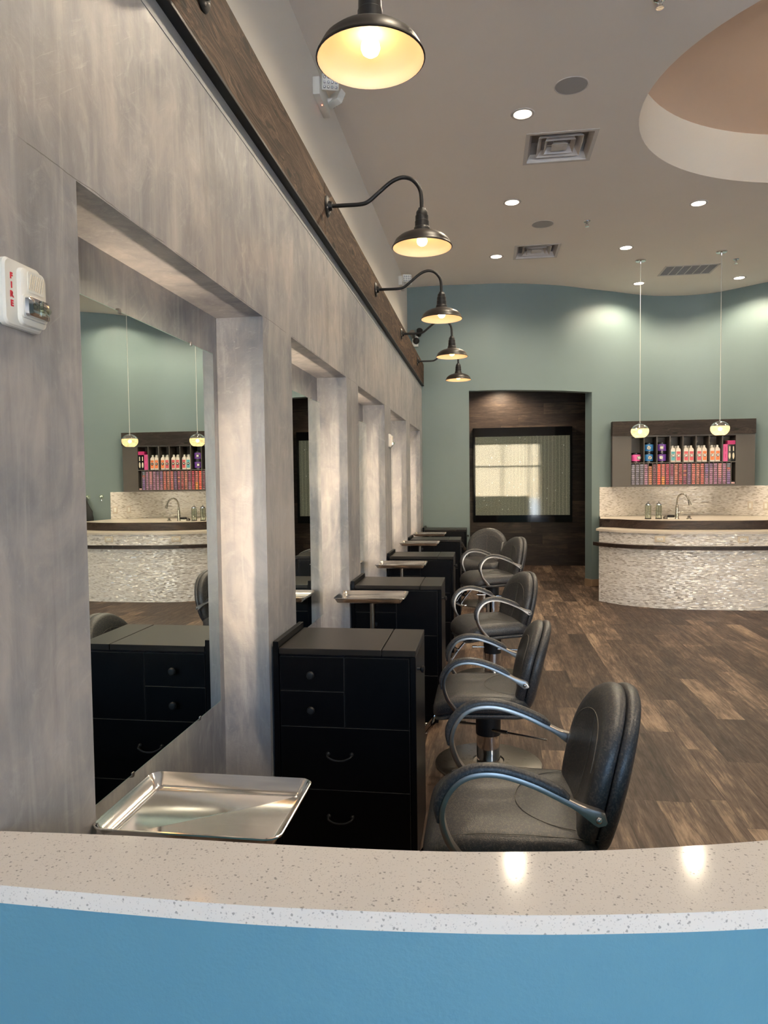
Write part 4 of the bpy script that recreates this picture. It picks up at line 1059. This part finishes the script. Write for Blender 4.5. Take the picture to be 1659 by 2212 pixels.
# pendants
def pendant(x, y, lab):
    zt = ZC; zb = 2.10
    t = thing('pendant_lamp', lab, 'pendant lamp', (x, y, zb), 0, 'glass globe pendants over the mosaic counter')
    H = zt - zb
    m = MB(); m.lathe([(0, H), (.062, H), (.062, H - .012), (.056, H - .018), (.012, H - .021), (.007, H - .045), (0, H - .045)], 32); m.build('ceiling_canopy', 'chrome', t)
    m = MB(); m.tube([(0, 0, H - .03), (0, 0, .09)], .0032, 8); m.build('cord', 'white_plastic', t)
    R, K = .106, .84
    P = lambda a: (R * math.cos(a), R * K * math.sin(a))
    m = MB(); m.lathe([P(a) for a in [math.radians(q) for q in range(18, 91, 8)]] + [(.0, R * K)], 40); m.lathe([(.014, .085), (.014, .106), (.006, .110), (0, .110)], 16); m.build('chrome_cap', 'chrome', t)
    m = MB(); m.lathe([P(math.radians(q)) for q in range(-62, 19, 8)], 40); m.lathe([(P(math.radians(q))[0] - .004, P(math.radians(q))[1]) for q in range(-62, 19, 8)], 40); m.build('globe', 'shadeglass', t)
    m = MB(); m.sphere((0, 0, -.005), .021); m.build('bulb', 'pbulb', t)
pendant(2.722, 9.05, 'glass globe pendant with chrome cap, left of the pair'); pendant(3.590, 8.87, 'glass globe pendant with chrome cap, right of the pair')

t = thing('added_dome_pendant', 'added glass drum pendant, out of view, warming the oval ceiling recess', 'pendant lamp', (3.95, 5.3, 3.98))  # added lamp outside the view, gives the recess its warm light
m = MB(); m.lathe([(0, .595), (.07, .595), (.07, .580), (0, .575)], 28); m.build('ceiling_canopy', 'chrome', t)
m = MB(); m.tube([(0, 0, .58), (0, 0, .06)], .006, 8); m.build('rod', 'chrome', t)
m = MB(); m.lathe([(.22, -.06), (.22, .06)], 40); m.lathe([(.216, -.06), (.216, .06)], 40); m.build('drum_shade', 'shadeglass', t)
m = MB()
for i in range(4): m.sphere((.10 * math.cos(i * PI / 2), .10 * math.sin(i * PI / 2), 0), .035)
m.build('bulbs', 'dbulb', t)
m = MB()
for i in range(2): m.tube([(-.22 * math.cos(i * PI / 2), -.22 * math.sin(i * PI / 2), .055), (.22 * math.cos(i * PI / 2), .22 * math.sin(i * PI / 2), .055)], .004, 6)
m.build('cross_bars', 'chrome', t)

# ------------------------------------------------------------------ alarms and emergency lights
def alarm(y, z, lab):
    t = thing('fire_alarm', lab, 'fire alarm', (.0005, y, z), 0, 'white fire alarm strobes')
    def yz(cy, cz, hy, hz, r, x): return [(x, p[0], p[1]) for p in [(q[0], q[1]) for q in rr(cy, cz, hy, hz, r, 0)]]
    m = MB(); m.loft([yz(0, 0, .055, .060, .014, 0), yz(0, 0, .055, .060, .014, .010), yz(0, 0, .052, .057, .014, .014), yz(.016, -.002, .037, .052, .013, .0142), yz(.016, -.002, .036, .051, .013, .022), yz(.016, -.002, .032, .047, .012, .025)]); m.build('housing', 'white_plastic', t, angle=35)
    m = MB(); m.loft([yz(.018, .026, .024, .019, .006, .0245), yz(.018, .026, .024, .019, .006, .0265), yz(.018, .026, .022, .017, .005, .0265)]); g = m.build('sounder_grille', 'white_plastic', t)
    m = MB()
    for i in range(7):
        yy = .000 + i * .006
        m.tube([(.0268, yy - .004, .012), (.0268, yy + .004, .040)], .0013, 6)
    m.build('grille_bars', 'ivory', g)
    m = MB(); m.loft([yz(.010, -.022, .035, .021, .006, .024), yz(.010, -.022, .035, .021, .006, .029), yz(.010, -.022, .033, .019, .006, .030)]); m.build('strobe_bezel', 'white_plastic', t)
    m = MB(); m.loft([yz(.010, -.022, .032, .018, .006, .029), yz(.010, -.022, .031, .017, .006, .037), yz(.010, -.022, .024, .011, .005, .041)]); m.build('strobe_reflector', 'chrome', t, angle=25)
    m = MB(); m.tube([(.041, -.012, -.022), (.041, .032, -.022)], .006, 12); m.tube([(.041, .010, -.036), (.041, .010, -.008)], .004, 10); m.build('strobe_lens', 'clear', t)
    text('lettering', 'F\nI\nR\nE', .0150, 'red', t, (.0145, -.036, .0035), (PI / 2, 0, PI / 2), spacing=1.08, bold=.0006, sx=1.0)
alarm(1.217, 1.894, 'white fire alarm strobe on the plaster wall at the left edge, before the first recess'); alarm(6.345, 1.895, 'small far white fire alarm strobe between the third and fourth recesses')

def emergency(y, z, lab):
    t = thing('emergency_light', lab, 'emergency light', (XW, y, z), 0, 'twin-head emergency lights on the upper wall')
    m = MB(); m.box(0, .045, -.15, .15, -.055, .055, .006); m.build('battery_case', 'white_plastic', t)
    m = MB(); m.sphere((.030, -.02, -.056), .004); m.build('indicator', 'led', t)
    for sg in (-1, 1):
        m = MB(); m.tube([(.03, sg * .085, .02), (.075, sg * .09, .03)], .014, 10); m.build('swivel', 'white_plastic', t)
        q = MB(); q.box(-.028, .02, -.055, .055, -.045, .045, .010); h = q.build('lamp_head', 'white_plastic', t); h.location = (.10, sg * .10, .035); h.rotation_euler = (0, .45, -1.25 if sg < 0 else .9)
        q = MB()
        for i in range(4):
            for j in range(3): q.sphere((.021, -.036 + i * .024, -.026 + j * .026), .009, .6, 1, 1, 10, 6)
        q.build('led_lenses', 'lens_plastic', h)
emergency(4.545, 3.985, 'white twin-head emergency light on the upper wall, behind the nearest lamp'); emergency(8.93, 3.99, 'white twin-head emergency light on the upper wall, the far one near the blue wall')
t = thing('spotlight_pair', 'small black twin spotlight with a white base on the blue wall beside the beam end', 'spotlight', (-.085, 9.735, 3.44))
m = MB(); m.box(-.035, .045, -.03, .012, -.09, .05, .005); m.build('mount_box', 'white_plastic', t)
for sg, c, zz in ((-1, 'pewter', .04), (1, 'blackiron', .06)):
    m = MB(); m.tube([(sg * .035 + .02, -.02, zz), (sg * .055 + .02, -.10, zz + .05)], [.030, .042], 14); m.build('lamp_head', c, t)
m = MB(); m.sphere((.02, -.045, -.02), .045); m.build('joint', 'blackiron', t)

# ------------------------------------------------------------------ light from outside
w = D.worlds.new('sky'); sc.world = w; w.use_nodes = True
nt = w.node_tree; nt.nodes.clear()
bg = nt.nodes.new('ShaderNodeBackground'); wo = nt.nodes.new('ShaderNodeOutputWorld')
tc = nt.nodes.new('ShaderNodeTexCoord'); sp_ = nt.nodes.new('ShaderNodeSeparateXYZ'); rp = nt.nodes.new('ShaderNodeValToRGB')
nt.links.new(tc.outputs['Generated'], sp_.inputs[0]); nt.links.new(sp_.outputs[2], rp.inputs[0])
rp.color_ramp.elements[0].color = (.50, .74, 1, 1); rp.color_ramp.elements[1].color = (.20, .42, .95, 1)
nt.links.new(rp.outputs[0], bg.inputs[0]); bg.inputs[1].default_value = 7.2; nt.links.new(bg.outputs[0], wo.inputs[0])
sl = D.lights.new('sun', 'SUN'); sl.energy = 48; sl.angle = .01; sl.color = (1, .93, .80)
so = D.objects.new('sun', sl); COL.objects.link(so); so.rotation_euler = Vector((.35, -1, -1.6)).to_track_quat('-Z', 'Y').to_euler()

# ------------------------------------------------------------------ camera
f = Vector((-math.sin(YAW) * math.cos(PITCH), math.cos(YAW) * math.cos(PITCH), math.sin(PITCH)))
r0 = Vector((math.cos(YAW), math.sin(YAW), 0)); u0 = r0.cross(f)
r1 = r0 * math.cos(ROLL) + u0 * math.sin(ROLL); u1 = r1.cross(f)
cam = D.cameras.new('camera'); cam.sensor_fit = 'VERTICAL'; cam.sensor_height = 36.0; cam.lens = 36.0 * F_PX / 2212; cam.clip_start = .02
cob = D.objects.new('camera', cam); COL.objects.link(cob)
mw = Matrix((r1, u1, -f)).transposed().to_4x4(); mw.translation = Vector((CAMX, 0, CAMZ)); cob.matrix_world = mw
sc.camera = cob

vs = sc.view_settings
vs.view_transform = 'Standard'; vs.look = 'None'; vs.gamma = 1.0; vs.use_curve_mapping = False; vs.exposure = 0.97
cy = sc.cycles
cy.use_denoising = True; cy.denoiser = 'OPENIMAGEDENOISE'
cy.max_bounces = 10; cy.diffuse_bounces = 5; cy.glossy_bounces = 5; cy.transparent_max_bounces = 12
cy.sample_clamp_indirect = 6.0; cy.blur_glossy = 0.5
